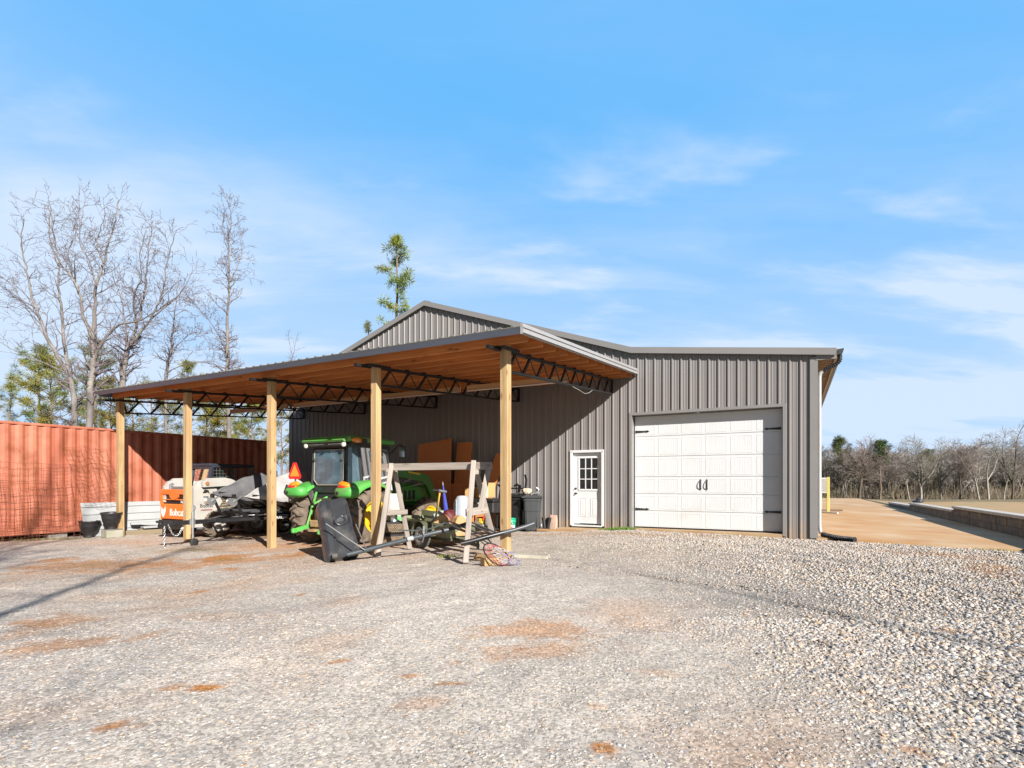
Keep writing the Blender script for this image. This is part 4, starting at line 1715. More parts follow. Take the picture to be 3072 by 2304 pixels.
t.bar((.1, 0, .95), (.1, .06, .9), .02, .02)
t.bar((.1, .06, .9), (.1, .0, .72), .02, .02)
t.build('jack', GALV, tr)
t = MB()
t.lathe([(.05, -.03), (.085, -.03), (.09, -.02), (.09, .02), (.085, .03), (.05, .03), (.03, .04), (0, .04)], 18, (.1, .03, .09), 'x')
t.box((.1, 0, .13), (.1, .03, .12))
t.build('jack_wheel', TYRB, tr)
m = MB()


def chain(p, q, sag, n, r=.007):
    p, q = Vector(p), Vector(q)
    pts = [p.lerp(q, i / n) - Vector((0, 0, sag * 4 * (i / n) * (1 - i / n))) for i in range(n + 1)]
    for i in range(n):
        a, b = pts[i], pts[i + 1]
        c = (a + b) / 2
        d = (b - a).normalized()
        side = d.cross(Vector((1, 0, 0) if i % 2 else (0, .3, 1))).normalized()
        L_ = (b - a).length * .72
        m.tube([c + d * L_ * math.cos(2 * PI * j / 8) + side * r * 2.4 * math.sin(2 * PI * j / 8) for j in range(8)], r, 5, closed=True)


chain((.06, -.5, .52), (-.06, -.12, .52), .26, 14)
chain((.02, -.56, .5), (.03, -.57, .02), .0, 10)
m.build('safety_chain', GALV, tr)
text('trailer_text', 'SPORT TRAILERS', .085, LETW, tr, (.8115, 1.62, .594), (PI / 2, 0, PI / 2), .002, sx=1.0)
m = MB()
m.tube([(.06, .9, .62), (.3, 1.05, .66), (.5, 1.5, .68)], .008, 6)
m.tube([(.05, .5, .62), (-.2, 1.0, .66), (-.4, 1.4, .66)], .008, 6)
m.tube([(.2, .95, .64), (.2, 1.75, .66)], .02, 8)
m.build('cable_guide', GALV, tr)


def jetski(label, x, y0, ln, zn, zb, zt, col1, col2, seed, wid=.52):
    c, s = math.cos(TRZ), math.sin(TRZ)
    o = thing('jet_ski', label, 'jet ski', (TX + x * c - y0 * s, TY + x * s + y0 * c, TZ), TRZ, 'covered jet skis on the trailer')

    def top(u):
        k = [(0, zn), (.12, zn + (zt - zn) * .32), (.32, zn + (zt - zn) * .78), (.45, zt), (.55, zt - .03), (.64, zt - .22), (.8, zt - .25), (.93, zt - .34), (1, zb + .12)]
        for (a, za), (b, zb_) in zip(k, k[1:]):
            if u <= b:
                f = (u - a) / (b - a)
                f = f * f * (3 - 2 * f) * .5 + f * .5
                return za + (zb_ - za) * f
        return k[-1][1]

    def hw(u):
        return wid * (max(0.001, min(1, u / .38)) ** .62) * (1 if u < .85 else 1 - .5 * ((u - .85) / .15) ** 2)

    def low(u):
        return zn - .02 + (zb - zn + .02) * min(1, u / .25) - .03 * math.sin(u * 14 + seed) * min(1, u * 4)

    def fn(u, v):
        tt, l, h = top(u), low(u), hw(u)
        a = abs(2 * v - 1)
        sg = 1 if v > .5 else -1
        ridge = .12 + .25 * (u > .6) * min(1, (u - .6) * 8)
        # ridge, sloping flank, then a skirt that hangs
        if a < .25:
            px, pz = h * ridge * (a / .25), tt - .03 * (a / .25) ** 2
        elif a < .75:
            f = (a - .25) / .5
            px = h * (ridge + (1 - ridge) * f ** .8)
            sh = l + (tt - l) * .28
            pz = (tt - .03) + (sh - tt + .03) * f ** 1.15
        else:
            f = (a - .75) / .25
            px = h * (1 - .04 * f)
            sh = l + (tt - l) * .28
            pz = sh + (l - sh) * f
        wr = .016 * (math.sin(17 * u + 5 * a + seed) + math.sin(31 * u - 9 * a + 2 * seed) * .6 + math.sin(9 * u + 21 * a) * .5) * min(1, u * 5)
        return (sg * (px + wr), u * ln, pz + wr * .5)
    t = MB()
    t.grid(fn, 56, 40)
    cm_ = M('cover cloth %d' % seed, col1, col2, rough=.9, scale=5, bump=.35, bscale=7, detail=4)
    cov = t.build('cloth_cover', cm_, o)
    md = cov.modifiers.new('thick', 'SOLIDIFY')
    md.thickness = .006
    h_ = MB()
    h_.grid(lambda u, v: (hw(.06 + u * .93) * .86 * math.cos(PI * v) * 1.0, (.04 + u * .95) * ln, low(.06 + u * .93) + .1 - (.10 + .26 * min(1, u * 3)) * math.sin(PI * v) ** .7), 24, 12)
    h_.build('hull', M('black hull', (.012, .012, .014), (.02, .02, .02), rough=.2, coat=.5), o)
    m = MB()
    m.tube([fn(u, 1.0) for u in [i / 40 for i in range(1, 40)]], .008, 5)
    m.tube([fn(u, .0) for u in [i / 40 for i in range(1, 40)]], .008, 5)
    m.build('cover_hem', cm_, o)
    return o


jetski('jet ski under a dark grey cloth cover', -.53, .72, 2.9, 1.2, 1.02, 1.74, (.135, .135, .14), (.105, .105, .112), 3)
jetski('jet ski under a pale grey cloth cover beside the tractor', .53, .98, 2.9, 1.14, .98, 1.78, (.38, .37, .36), (.33, .32, .315), 8)
# ------------------------------------------------------------------ tractor
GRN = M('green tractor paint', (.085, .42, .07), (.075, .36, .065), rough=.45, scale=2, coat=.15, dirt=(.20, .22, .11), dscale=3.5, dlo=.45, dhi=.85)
DGRN = M('darker green loader paint', (.035, .20, .03), (.03, .16, .026), rough=.45, scale=3, dirt=(.12, .14, .06), dscale=3, dlo=.55, dhi=.85)  # darker base green than the body, with dirt patches over it
YLW = M('yellow wheel paint', (.78, .50, .02), (.7, .44, .02), rough=.4, scale=3, dirt=(.35, .24, .1), dscale=5, dlo=.6, dhi=.8)
DGRY = M('dark grey plastic', (.07, .065, .06), (.09, .085, .08), rough=.6)
AMB = M('amber lens', (.85, .30, .02), (.8, .22, .01), rough=.15, coat=.6)
REDL = M('red lens', (.75, .03, .015), (.6, .02, .01), rough=.15, coat=.6)
LENS = M('clear lamp lens', (.75, .73, .68), (.65, .63, .58), rough=.15, coat=.5)
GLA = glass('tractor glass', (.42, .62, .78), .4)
tc_ = bthing('tractor', 'green farm tractor with cab, yellow wheels and front loader seen from behind', 'tractor', -5.68, -4.98)
for s in (-1, 1):
    tyre(tc_, 'rear_tyre', (s * .865, 0, .66), .68, .42, 18, TYR, YLW, .37, s, .068, .28, .05)
    tyre(tc_, 'front_tyre', (s * .86, 2.2, .52), .53, .3, 16, TYR, YLW, .29, s, .04, .3, .05)
t = MB()
t.box((0, .1, .72), (.52, 1.4, .5), bev=.06)
t.box((0, -.55, .62), (.4, .25, .42), bev=.04)
t.tube([(-.75, 0, .66), (.75, 0, .66)], .11, 14)
t.box((0, 1.6, .62), (.42, 2.0, .36), bev=.05)
t.tube([(-.8, 2.2, .5), (.8, 2.2, .5)], .08, 12)
t.box((0, -.45, .98), (.75, .3, .2), bev=.03)
t.build('chassis', M('oily casting', (.03, .035, .025), (.07, .05, .03), rough=.7, scale=8), tc_)
t = MB()
t.box((0, 1.95, 1.18), (.68, 2.0, .5), bev=.12)
t.box((0, 2.85, 1.05), (.62, .4, .6), bev=.1)
t.build('hood', GRN, tc_)
t = MB()
for k in range(6):
    t.box((.345, 1.4 + k * .18, 1.1), (.012, .11, .26), bev=.004)
    t.box((-.345, 1.4 + k * .18, 1.1), (.012, .11, .26), bev=.004)
t.build('side_grille', BLACK, tc_)
for s in (-1, 1):
    t = MB()

    def fen(u, v):
        an = R(18) + R(118) * u
        r = .80 + (.05 * max(0, (u - .75)) * 4)
        x = .48 + .62 * v
        lip = .0 if v < .86 else ((v - .86) / .14) ** 2 * .09
        inn = .05 * (1 - min(1, v / .1)) if v < .1 else 0
        crown = .035 * math.sin(PI * v)
        r = r + crown - lip - inn
        return (s * x, r * math.cos(an), .66 + r * math.sin(an))
    t.grid(fen, 22, 14)
    ob = t.build('fender', GRN, tc_)
    md = ob.modifiers.new('thick', 'SOLIDIFY')
    md.thickness = .025
    t = MB()                                    # rounded rear nose of the fender
    t.grid(lambda u, v: (s * (.80 + .30 * math.copysign(abs(math.cos(2 * PI * u)) ** .6, math.cos(2 * PI * u)) * math.sin(PI * v) ** .55), -.62 - .19 * math.cos(PI * v), 1.22 + .14 * math.copysign(abs(math.sin(2 * PI * u)) ** .7, math.sin(2 * PI * u)) * math.sin(PI * v) ** .55), 28, 12)
    t.build('fender_nose', GRN, ob, weld=True)
    t = MB()
    t.grid(lambda u, v: (s * .80 + .17 * math.cos(2 * PI * u) * math.sin(PI * v), -.70 - .09 * math.cos(PI * v), 1.385 + .075 * math.sin(2 * PI * u) * math.sin(PI * v) - .03 * math.cos(2 * PI * u) * math.sin(PI * v) * s), 24, 12)
    t.build('tail_lamp', AMB, ob, weld=True)
    t = MB()
    t.grid(lambda u, v: (s * .80 - .03 + .14 * math.cos(2 * PI * u) * math.sin(PI * v), -.735 - .07 * math.cos(PI * v), 1.34 + .05 * math.sin(2 * PI * u) * math.sin(PI * v)), 20, 10)
    t.build('tail_lamp_red', REDL, ob, weld=True)
    MB().box((s * .80 - .1, -.835, 1.2), (.055, .02, .07)).build('reflector', BLACK, ob)
    t = MB()                                    # dark inner guard beside the wheel
    t.add([(s * .5, -.45, 1.25), (s * .5, .5, 1.25), (s * .47, .45, .8), (s * .44, -.3, .8), (s * .62, -.5, 1.22), (s * .52, -.42, .95)], [(0, 1, 2, 3), (0, 4, 5, 3)])
    t.build('inner_guard', DGRY, ob)
# cab
FRB = M('black cab frame', (.02, .022, .024), (.03, .032, .034), rough=.4)
SEAL = M('window seal', (.30, .26, .21), (.25, .22, .18), rough=.6)
t = MB()
corn = {}
for s in (-1, 1):
    t.bar((s * .55, -.40, 1.22), (s * .53, -.36, 2.28), .035, .05)
    t.bar((s * .76, -.12, 1.35), (s * .70, -.16, 2.28), .055, .06)
    t.bar((s * .78, .98, 1.15), (s * .66, .86, 2.28), .06, .07)
    t.bar((s * .76, .95, 1.2), (s * .78, -.1, 1.38), .05, .06)
    t.bar((s * .55, -.38, 1.26), (s * .78, -.12, 1.38), .04, .05)
    t.bar((s * .53, -.36, 2.28), (s * .72, -.14, 2.28), .06, .06)
    t.bar((s * .70, -.14, 2.28), (s * .66, .86, 2.28), .06, .06)
t.bar((-.55, -.39, 1.24), (.55, -.39, 1.24), .05, .07)
t.bar((-.55, -.36, 2.28), (.55, -.36, 2.28), .06, .08)
t.bar((-.7, .9, 2.28), (.7, .9, 2.28), .06, .08)
t.bar((-.74, .96, 1.25), (.74, .96, 1.25), .06, .12)
t.box((0, -.30, 1.13), (.9, .14, .2), bev=.03)
t.box((0, -.385, 1.32), (.95, .03, .1))
t.box((0, .45, .98), (1.4, 1.2, .06))
t.build('cab_frame', FRB, tc_)
rw_ = MB()
rw_.add([(-.47, -.41, 1.50), (-.35, -.413, 1.38), (.35, -.413, 1.38), (.47, -.41, 1.50), (.47, -.385, 2.2), (-.47, -.385, 2.2)], [(0, 1, 2, 3, 4, 5)])
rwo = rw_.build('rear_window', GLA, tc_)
m = MB()
m.tube([(-.47, -.415, 1.50), (-.35, -.418, 1.38), (.35, -.418, 1.38), (.47, -.415, 1.50), (.47, -.39, 2.2), (-.47, -.39, 2.2)], .014, 6, closed=True, smooth=False)
m.build('window_seal', SEAL, rwo)
m = MB()
for s in (-1, 1):
    m.box((s * .44, -.43, 1.98), (.05, .03, .06), bev=.006)
m.build('window_hinge', DGRY, rwo)
for s in (-1, 1):
    m = MB()
    m.add([(s * .54, -.385, 1.30), (s * .77, -.125, 1.40), (s * .71, -.15, 2.25), (s * .53, -.36, 2.25)], [(0, 1, 2, 3)])
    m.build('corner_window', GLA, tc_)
    m = MB()
    m.add([(s * .775, -.08, 1.40), (s * .775, .93, 1.24), (s * .675, .84, 2.25), (s * .705, -.12, 2.25)], [(0, 1, 2, 3)])
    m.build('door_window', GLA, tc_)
m = MB()
m.add([(-.72, .97, 1.32), (.72, .97, 1.32), (.64, .88, 2.24), (-.64, .88, 2.24)], [(0, 1, 2, 3)])
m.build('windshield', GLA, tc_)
t = MB()
t.box((0, .28, 2.43), (1.5, 1.56, .12), bev=.05)
t.box((0, .3, 2.49), (1.2, 1.3, .06), bev=.03)
t.prism([(-.62, 2.40), (-.5, 2.47), (-.48, 2.37), (-.58, 2.36)], -.66, .66, lambda y, x, z: (x, y, z))
t.build('roof', GRN, tc_)
t = MB()
for k in range(3):
    t.box((-.36 + .36 * k, -.5, 2.325), (.345, .1, .09), rotm(R(-20)), bev=.01)
t.box((0, .3, 2.345), (1.36, 1.3, .06), bev=.02)
t.build('roof_vent', DGRY, tc_)
for s in (-1, 1):
    m = MB()
    m.lathe([(.0, -.012), (.04, -.01), (.058, 0), (.06, .015), (.05, .06), (.03, .08)], 18, (s * .60, -.55, 2.30), 'y')
    m.build('work_lamp', LENS, tc_)
    m = MB()
    m.grid(lambda u, v: (s * .76 + .05 * s * math.sin(PI * v) * abs(math.cos(PI * u)), -.30 - .17 * math.cos(PI * v), 2.40 + .06 * math.sin(2 * PI * u) * math.sin(PI * v)), 16, 10)
    m.build('amber_lamp', AMB, tc_)
    MB().box((s * .75, -.2, 2.40), (.05, .5, .1), bev=.03).build('lamp_housing', BLACK, tc_)
    mi = MB()
    mi.tube([(s * .68, .92, 2.15), (s * .8, .9, 2.2), (s * 1.02, .86, 2.36), (s * 1.12, .85, 2.36), (s * 1.13, .85, 2.3)], .014, 6)
    mo = mi.build('mirror_arm', BLACK, tc_)
    MB().box((s * 1.15, .85, 2.18), (.19, .05, .28), bev=.02).build('mirror_shell', BLACK, mo)
    MB().box((s * 1.15, .822, 2.18), (.16, .004, .25)).build('mirror_glass', M('mirror', (.7, .75, .75), (.65, .7, .7), rough=.08, metal=.9), mo)
t = MB()
t.box((0, .25, 1.25), (.5, .48, .14), bev=.05)
t.box((0, .05, 1.6), (.48, .13, .6), bev=.06)
t.box((-.3, .2, 1.42), (.08, .4, .06), bev=.02)
t.build('driver_seat', M('seat vinyl', (.03, .03, .035), (.045, .045, .05), rough=.6), tc_)
m = MB()
m.tube([(.19 * math.cos(a_), .68 + .10 * math.sin(a_), 1.62 + .16 * math.sin(a_)) for a_ in [2 * PI * i / 20 for i in range(20)]], .014, 6, closed=True)
m.tube([(0, .68, 1.62), (0, .85, 1.2)], .03, 8)
m.build('steering_wheel', BLACK, tc_)
# slow vehicle triangle
sm = MB()


def tri(hw_, cut, z0, z1, y0_, y1_):
    cx = -.86
    sm.prism([(cx - hw_ + cut * .5, z0), (cx + hw_ - cut * .5, z0), (cx + hw_, z0 + cut * .9), (cx + cut * .8, z1), (cx - cut * .8, z1), (cx - hw_, z0 + cut * .9)], y0_, y1_)


tri(.22, .07, 1.52, 1.91, -.640, -.634)
smo = sm.build('slow_vehicle_sign', M('red reflective', (.75, .03, .03), (.7, .025, .025), rough=.35), tc_)
sm = MB()
sm.prism([(-.86 - .155, 1.585), (-.86 + .155, 1.585), (-.86, 1.86)], -.6445, -.6405)
sm.build('sign_centre', M('orange fluorescent', (.95, .33, .04), (.9, .3, .04), rough=.4), smo)
m = MB()
m.bar((-.86, -.62, 1.4), (-.86, -.62, 1.75), .03, .02)
m.build('sign_bracket', DGRY, tc_)
# three point linkage
t = MB()
t.bar((-.40, -1.0, .36), (-.28, -.35, .52), .06, .09)
t.bar((.40, -1.0, .36), (.28, -.35, .52), .06, .09)
t.box((-.405, -1.03, .35), (.08, .14, .11), bev=.02)
t.box((.405, -1.03, .35), (.08, .14, .11), bev=.02)
for s in (-1, 1):
    t.tube([(s * .36, -.72, .44), (s * .34, -.55, .95)], .026, 8)
    t.tube([(s * .35, -.62, .7), (s * .34, -.57, .9)], .036, 8)
    t.bar((s * .34, -.55, .95), (s * .22, -.4, 1.05), .05, .07)
t.tube([(0, -.45, 1.1), (-.1, -.75, .95)], .028, 8)
t.tube([(-.32, -.48, 1.2), (-.2, -.66, .98)], .03, 8)
t.build('lift_arm', GRN, tc_)
t = MB()
t.box((0, -.62, .36), (.2, .6, .05))
t.box((0, -.75, .5), (.36, .1, .16), bev=.02)
t.build('drawbar', M('tan dusty steel', (.42, .30, .15), (.3, .2, .1), rough=.8, scale=8), tc_)
# loader
t = MB()
for s in (-1, 1):
    x = s * .58
    t.box((x, 1.15, 1.15), (.16, .22, 1.0), bev=.02)
    t.box((s * .48, 1.2, .72), (.3, .5, .25), bev=.02)
    t.prism([(.95, 1.62), (1.0, 1.78), (1.25, 1.80), (2.35, 1.68), (2.62, 1.62), (2.72, 1.5), (3.3, .45), (3.15, .35), (2.5, 1.36), (2.3, 1.46), (1.2, 1.6)], x - .055, x + .055, lambda y, xx, z: (xx, y, z))
t.tube([(-.58, 2.95, .95), (.58, 2.95, .95)], .05, 10)
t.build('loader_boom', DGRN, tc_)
for s in (-1, 1):
    x = s * .58
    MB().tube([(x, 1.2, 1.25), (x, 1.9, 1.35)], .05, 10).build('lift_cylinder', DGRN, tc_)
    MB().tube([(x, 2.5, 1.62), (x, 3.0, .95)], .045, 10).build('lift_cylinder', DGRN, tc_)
t = MB()
for s in (-1, 1):
    x = s * .58
    t.tube([(x, 1.9, 1.35), (x, 2.4, 1.42)], .025, 8)
    t.tube([(x, 3.0, .95), (x, 3.3, .55)], .022, 8)
    for q in (-.03, .0, .03):
        t.tube([(x + q, 1.2, 1.0), (x + q, 1.35, 1.3), (x + q, 1.6, 1.45 + q), (x + q, 2.0, 1.55)], .012, 5)
t.build('hydraulic_hose', M('hose', (.12, .12, .12), (.3, .3, .3), rough=.4), tc_)
m = MB()
m.box((.64, 1.95, 1.69), (.006, .5, .04), rotm(R(-6)))
m.build('decal_stripe', YLW, tc_)
t = MB()
t.prism([(3.1, .1), (3.9, .02), (3.9, .06), (3.3, .14), (3.2, .6), (3.1, .62)], -.95, .95, lambda y, xx, z: (xx, y, z))
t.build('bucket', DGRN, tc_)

# ------------------------------------------------------------------ fallen portable basketball hoop
HG = M('grey hoop pole', (.065, .075, .085), (.05, .058, .066), rough=.4, scale=5)
HB = M('charcoal hoop base', (.03, .032, .036), (.042, .044, .048), rough=.3, scale=3, dirt=(.17, .155, .14), dscale=2.4, dlo=.55, dhi=.85, coat=.25)
hb = ground_at(1035, 1668)
bk = thing('basketball_hoop', 'toppled portable basketball hoop with charcoal base on edge, poles and net on the gravel', 'basketball hoop', hb)


def rel(px, py, D):
    return ray(px, py, D) - hb


bl, br, tl, tr_ = rel(986, 1678, 9.12), rel(1083, 1654, 9.5), rel(953, 1500, 9.75), rel(1040, 1484, 10.1)
nrm = (br - bl).cross(tl - bl).normalized()
if nrm.y < 0:
    nrm = -nrm
prof = [(.03, 1.0), (-.03, .8), (-.02, .35), (.02, .12), (.08, 0), (.24, -.01), (.28, .07), (.33, .02), (.37, .16), (.42, .2), (.88, .18), (.95, .08), (1.0, .15), (1.03, .5), (1.0, .95)]
vs, fs = [], []
nv = 30
for i in range(nv + 1):
    v = i / nv
    k = 1 - .13 * max(0, (v - .9) / .1) ** 2 - .1 * max(0, (.06 - v) / .06)
    waist = 1 - .06 * math.exp(-((v - .42) / .07) ** 2)
    for (u, w_) in prof:
        uu = .5 + (u - .5) * k * waist * (1.0 - .04 * v)
        dep = .26 * (.5 + (w_ - .5) * (1 - .3 * max(0, (v - .9) / .1) ** 2))
        # round dimple in the middle of the sunk face
        if .42 <= u <= .9 and .5 < v < .66:
            dep += .03 * math.sin((v - .5) / .16 * PI)
        p = bl.lerp(br, uu).lerp(tl.lerp(tr_, uu), v) + nrm * dep
        vs.append(p)
m_ = len(prof)
for i in range(nv):
    for j in range(m_):
        fs.append((i * m_ + j, i * m_ + (j + 1) % m_, (i + 1) * m_ + (j + 1) % m_, (i + 1) * m_ + j))
fs += [tuple(range(m_))[::-1], tuple(range(nv * m_, (nv + 1) * m_))]
t = MB()
t.add(vs, fs, False)
cc = bl.lerp(br, .62).lerp(tl.lerp(tr_, .62), .60) + nrm * .05
t2 = [cc + (br - bl).normalized() * .095 * math.cos(2 * PI * i / 20) + (tl - bl).normalized() * .095 * math.sin(2 * PI * i / 20) for i in range(20)]
t.tube(t2, .022, 6, closed=True)
base_o = t.build('hoop_base', HB, bk)
t = MB()
wc = rel(1003, 1668, 9.1)
t.tube([wc - Vector((.03, 0, 0)), wc + Vector((.05, .02, 0))], .055, 16)
t.build('base_wheel', DGRY, base_o)
t = MB()
t.tube([rel(1042, 1664, 9.2), rel(1094, 1651, 9.3), rel(1180, 1629, 9.4), rel(1280, 1604, 9.55), rel(1340, 1590, 9.65), rel(1354, 1588, 9.67)], [.038, .041, .041, .041, .041, .03], 14)
t.build('main_pole', HG, bk)
t = MB()
p_, q_ = rel(1222, 1618, 9.43), rel(1240, 1613.5, 9.46)
t.tube([p_, q_], .0425, 14)
t.build('pole_sticker', M('silver sticker', (.38, .40, .42), rough=.35), bk)
t = MB()
t.tube([rel(978, 1571, 9.26), rel(1094, 1650, 9.22)], .011, 8)
t.tube([rel(1067, 1573, 9.75), rel(1097, 1642, 9.33)], .011, 8)
t.build('base_strut', GRY, bk)
t = MB()
t.tube([rel(1383, 1631, 8.62), rel(1412, 1624, 8.66), rel(1455, 1612.5, 8.72), rel(1510, 1598, 8.82)], .040, 14)
t.build('upper_pole', TRB, bk)
t = MB()
t.tube([rel(1508, 1598.5, 8.815), rel(1545, 1589, 8.87), rel(1575, 1580, 8.93), rel(1601, 1570, 8.99)], .036, 14)
t.build('pole_end', HG, bk)
t = MB()
for (a_, b_) in (((1336, 1568, 9.45), (1441, 1612, 8.75)), ((1346, 1563, 9.6), (1450, 1606, 8.85)), ((1399, 1569, 9.4), (1478, 1602, 8.85)), ((1410, 1565, 9.5), (1490, 1599, 8.95))):
    t.bar(rel(*a_), rel(*b_), .035, .02)
t.build('lift_bar', M('dark steel bar', (.10, .10, .105), (.16, .155, .15), rough=.4, metal=.4, scale=12), bk)
t = MB()
t.tube([rel(1345, 1590, 9.68), rel(1408, 1568, 9.45)], .032, 10)
t.bar(rel(1352, 1580, 9.6), rel(1432, 1608, 8.85), .03, .02)
t.build('backboard_arm', BLACK, bk)
t = MB()
t.tube([rel(1194, 1590, 9.9), rel(1212, 1591, 9.86), rel(1245, 1592, 9.75), rel(1285, 1588, 9.6), rel(1310, 1580, 9.5), rel(1335, 1568, 9.45)], .013, 8)
t.build('brace_tube', M('grey brace', (.13, .15, .15), rough=.4), bk)
t = MB()
c_ = rel(1272, 1598, 9.5)
t.lathe([(.05, -.012), (.05, .012)], 14, c_, 'x')
t.bar(c_ + Vector((0, 0, .04)), c_ + Vector((.0, 0, .12)), .05, .03)
t.bar(c_ + Vector((.01, -.02, -.03)), c_ + Vector((-.02, -.04, -.17)), .008, .008)
t.build('pole_clamp', GALV, bk)
rb_, rt_ = rel(1505, 1697, 8.12), rel(1473, 1630, 8.42)
rc = (rb_ + rt_) / 2
D1 = (rb_ - rt_).normalized()
D2 = Vector((.5, .8, .1))
D2 = (D2 - D1 * D2.dot(D1)).normalized()
D3 = D1.cross(D2)
if D3.x < 0:
    D3 = -D3
ring = [rc + (D1 * math.cos(2 * PI * i / 36) + D2 * math.sin(2 * PI * i / 36)) * .228 for i in range(36)]
t = MB()
t.tube(ring, .011, 8, closed=True)
t.tube([rel(1441, 1622, 8.66), ring[22]], .008, 6)
t.tube([rel(1447, 1620, 8.68), ring[19]], .008, 6)
t.tube([rel(1458, 1612, 8.7), rel(1470, 1624, 8.55), ring[18]], .012, 6)
t.build('rim', BLACK, bk)
lev = []
rg = random.Random(5)
for k in range(7):
    f = k / 6
    cen = rc + D3 * .10 * f + Vector((.24 * f, -.06 * f, -.13 * f))
    rad = .222 * (1 - .55 * f)
    row = []
    for i in range(12):
        an = 2 * PI * (i + .5 * (k % 2)) / 12
        p = cen + (D1 * math.cos(an) + D2 * math.sin(an)) * rad + Vector([rg.uniform(-.02, .02) for _ in range(3)]) * f
        p.z = max(p.z, .015 + rg.uniform(0, .03))
        row.append(p)
    lev.append(row)
for nm, (k0, k1), mt in (('net_red', (0, 2), M('red cord', (.40, .02, .05), (.48, .12, .14), rough=.9, scale=20)), ('net_white', (2, 4), M('white cord', (.52, .48, .47), (.42, .38, .38), rough=.9)), ('net_blue', (4, 6), M('blue white cord', (.12, .13, .36), (.45, .43, .5), rough=.9, scale=16))):
    t = MB()
    for k in range(k0, k1):
        for i in range(12):
            for dj in ((0, -1) if k % 2 == 0 else (0, 1)):
                q = lev[k + 1][(i + dj) % 12]
                t.tube([lev[k][i], (lev[k][i] + q) / 2 + Vector((0, 0, -.006)), q], .0045, 5, cap=False)
    t.build(nm, mt, bk)

BLK = wood('scrap block', (.50, .32, .14), (.36, .22, .1), 0)
g = ground_at(1470, 1695)
o = thing('wood_block', 'short squared wood block under the hoop net, sawn end towards the viewer', 'wood block', g, .5)
MB().box((0, 0, .06), (.26, .16, .12), bev=.008).build('block', BLK, o)
g = ground_at(1452, 1680)
o = thing('wood_block', 'darker wood offcut lying against the swing frame foot', 'wood block', g, -.25)
MB().box((0, 0, .05), (.32, .14, .1), bev=.008).build('block', wood('dark scrap', (.3, .19, .1), (.22, .14, .07), 0), o)
g = ground_at(1592, 1671)
o = thing('paving_slab', 'flat pale concrete slab lying beside the foot of the nearest post', 'paving slab', g, -.25)
MB().box((0, 0, .015), (.62, .26, .06), bev=.01).build('slab', M('pale slab', (.50, .47, .38), (.44, .41, .33), rough=.9, scale=6, bump=.3), o)

# ------------------------------------------------------------------ timber swing frame
SWG = wood('weathered grey timber', (.40, .345, .30), (.255, .22, .19), 1, knot=(.2, .15, .12), scale=16)
SWZ = wood('weathered grey leg', (.40, .345, .30), (.26, .225, .19), 2, knot=(.2, .15, .12), scale=16)
sb = ground_at(1300, 1660)
sw = thing('swing_frame', 'weathered grey timber A-frame for a garden swing, standing empty under the carport edge', 'swing frame', sb)


def srel(px, py, D):
    return ray(px, py, D) - sb


def part_bar(name, p, q, w_, h_, mat, up=(0, 0, 1), ext=0.0):
    """a bar as its own mesh with the grain along its length"""
    d = (q - p).normalized()
    p, q = p - d * ext, q + d * ext
    o = bpy.data.objects.new(name, None)
    m = MB()
    m.box((0, 0, 0), (w_, (q - p).length, h_), bev=.006)
    ob = m.build(name, mat, sw)
    x = d.cross(Vector(up)).normalized()
    z = x.cross(d)
    ob.matrix_local = Matrix.Translation((p + q) / 2) @ Matrix((x, d, z)).transposed().to_4x4()
    bpy.data.objects.remove(o)
    return ob


part_bar('beam', srel(1143, 1402, 10.62), srel(1474, 1397, 9.62), .07, .135, SWG)
part_bar('leg', srel(1175, 1391, 10.5), srel(1134, 1672, 9.72), .09, .06, SWG, (0, 1, .2))
part_bar('leg', srel(1184, 1410, 10.72), srel(1230, 1646, 10.98), .09, .05, SWG, (0, 1, 0))
part_bar('leg', srel(1421, 1383, 9.68), srel(1397, 1690, 8.53), .09, .06, SWG, (0, 1, .2))
part_bar('leg', srel(1428, 1412, 9.86), srel(1489, 1650, 10.35), .10, .06, SWG, (0, 1, 0))
part_bar('leg', srel(1467, 1400, 9.6), srel(1440, 1534, 9.3), .10, .06, SWG, (0, 1, .2))
part_bar('cross_brace', srel(1156, 1538, 10.2), srel(1221, 1536, 10.86), .04, .1, SWG)
part_bar('cross_brace', srel(1398, 1538, 9.05), srel(1462, 1529, 9.42), .05, .13, SWG)
part_bar('gusset', srel(1410, 1417, 9.62), srel(1440, 1414, 9.75), .04, .1, SWG)
part_bar('gusset', srel(1158, 1412, 10.42), srel(1172, 1412, 10.5), .04, .08, SWG)

# ------------------------------------------------------------------ stack of tyres, can, feed bag
TRD = M('dusty tread', (.30, .22, .145), (.20, .15, .10), rough=.95, scale=9)


def flat_tyre(label, a_loc):
    o = thing('car_tyre', label, 'tyre', a_loc, random.uniform(0, 3), 'stacked car tyres')
    Rr, Wd = .37, .27
    t = MB()
    t.lathe([(.21, .03), (.24, .01), (.31, 0), (.345, .025), (.355, .05), (.355, Wd - .05), (.345, Wd - .025), (.31, Wd), (.24, Wd - .01), (.21, Wd - .03), (.22, .08), (.22, Wd - .08), (.21, .03)], 44)
    t.build('carcass', TYRB, o)
    t = MB()
    n = 52
    for r_ in range(6):
        z = .045 + (Wd - .09) * (r_ + .5) / 6
        for k in range(n):
            an = 2 * PI * (k + .5 * (r_ % 2)) / n
            t.box((.361 * math.cos(an), .361 * math.sin(an), z), (.022, 2 * PI * .361 / n * .72, (Wd - .09) / 6 * .78), rotm(0, 0, an))
    t.build('tread', TRD, o)
    return o


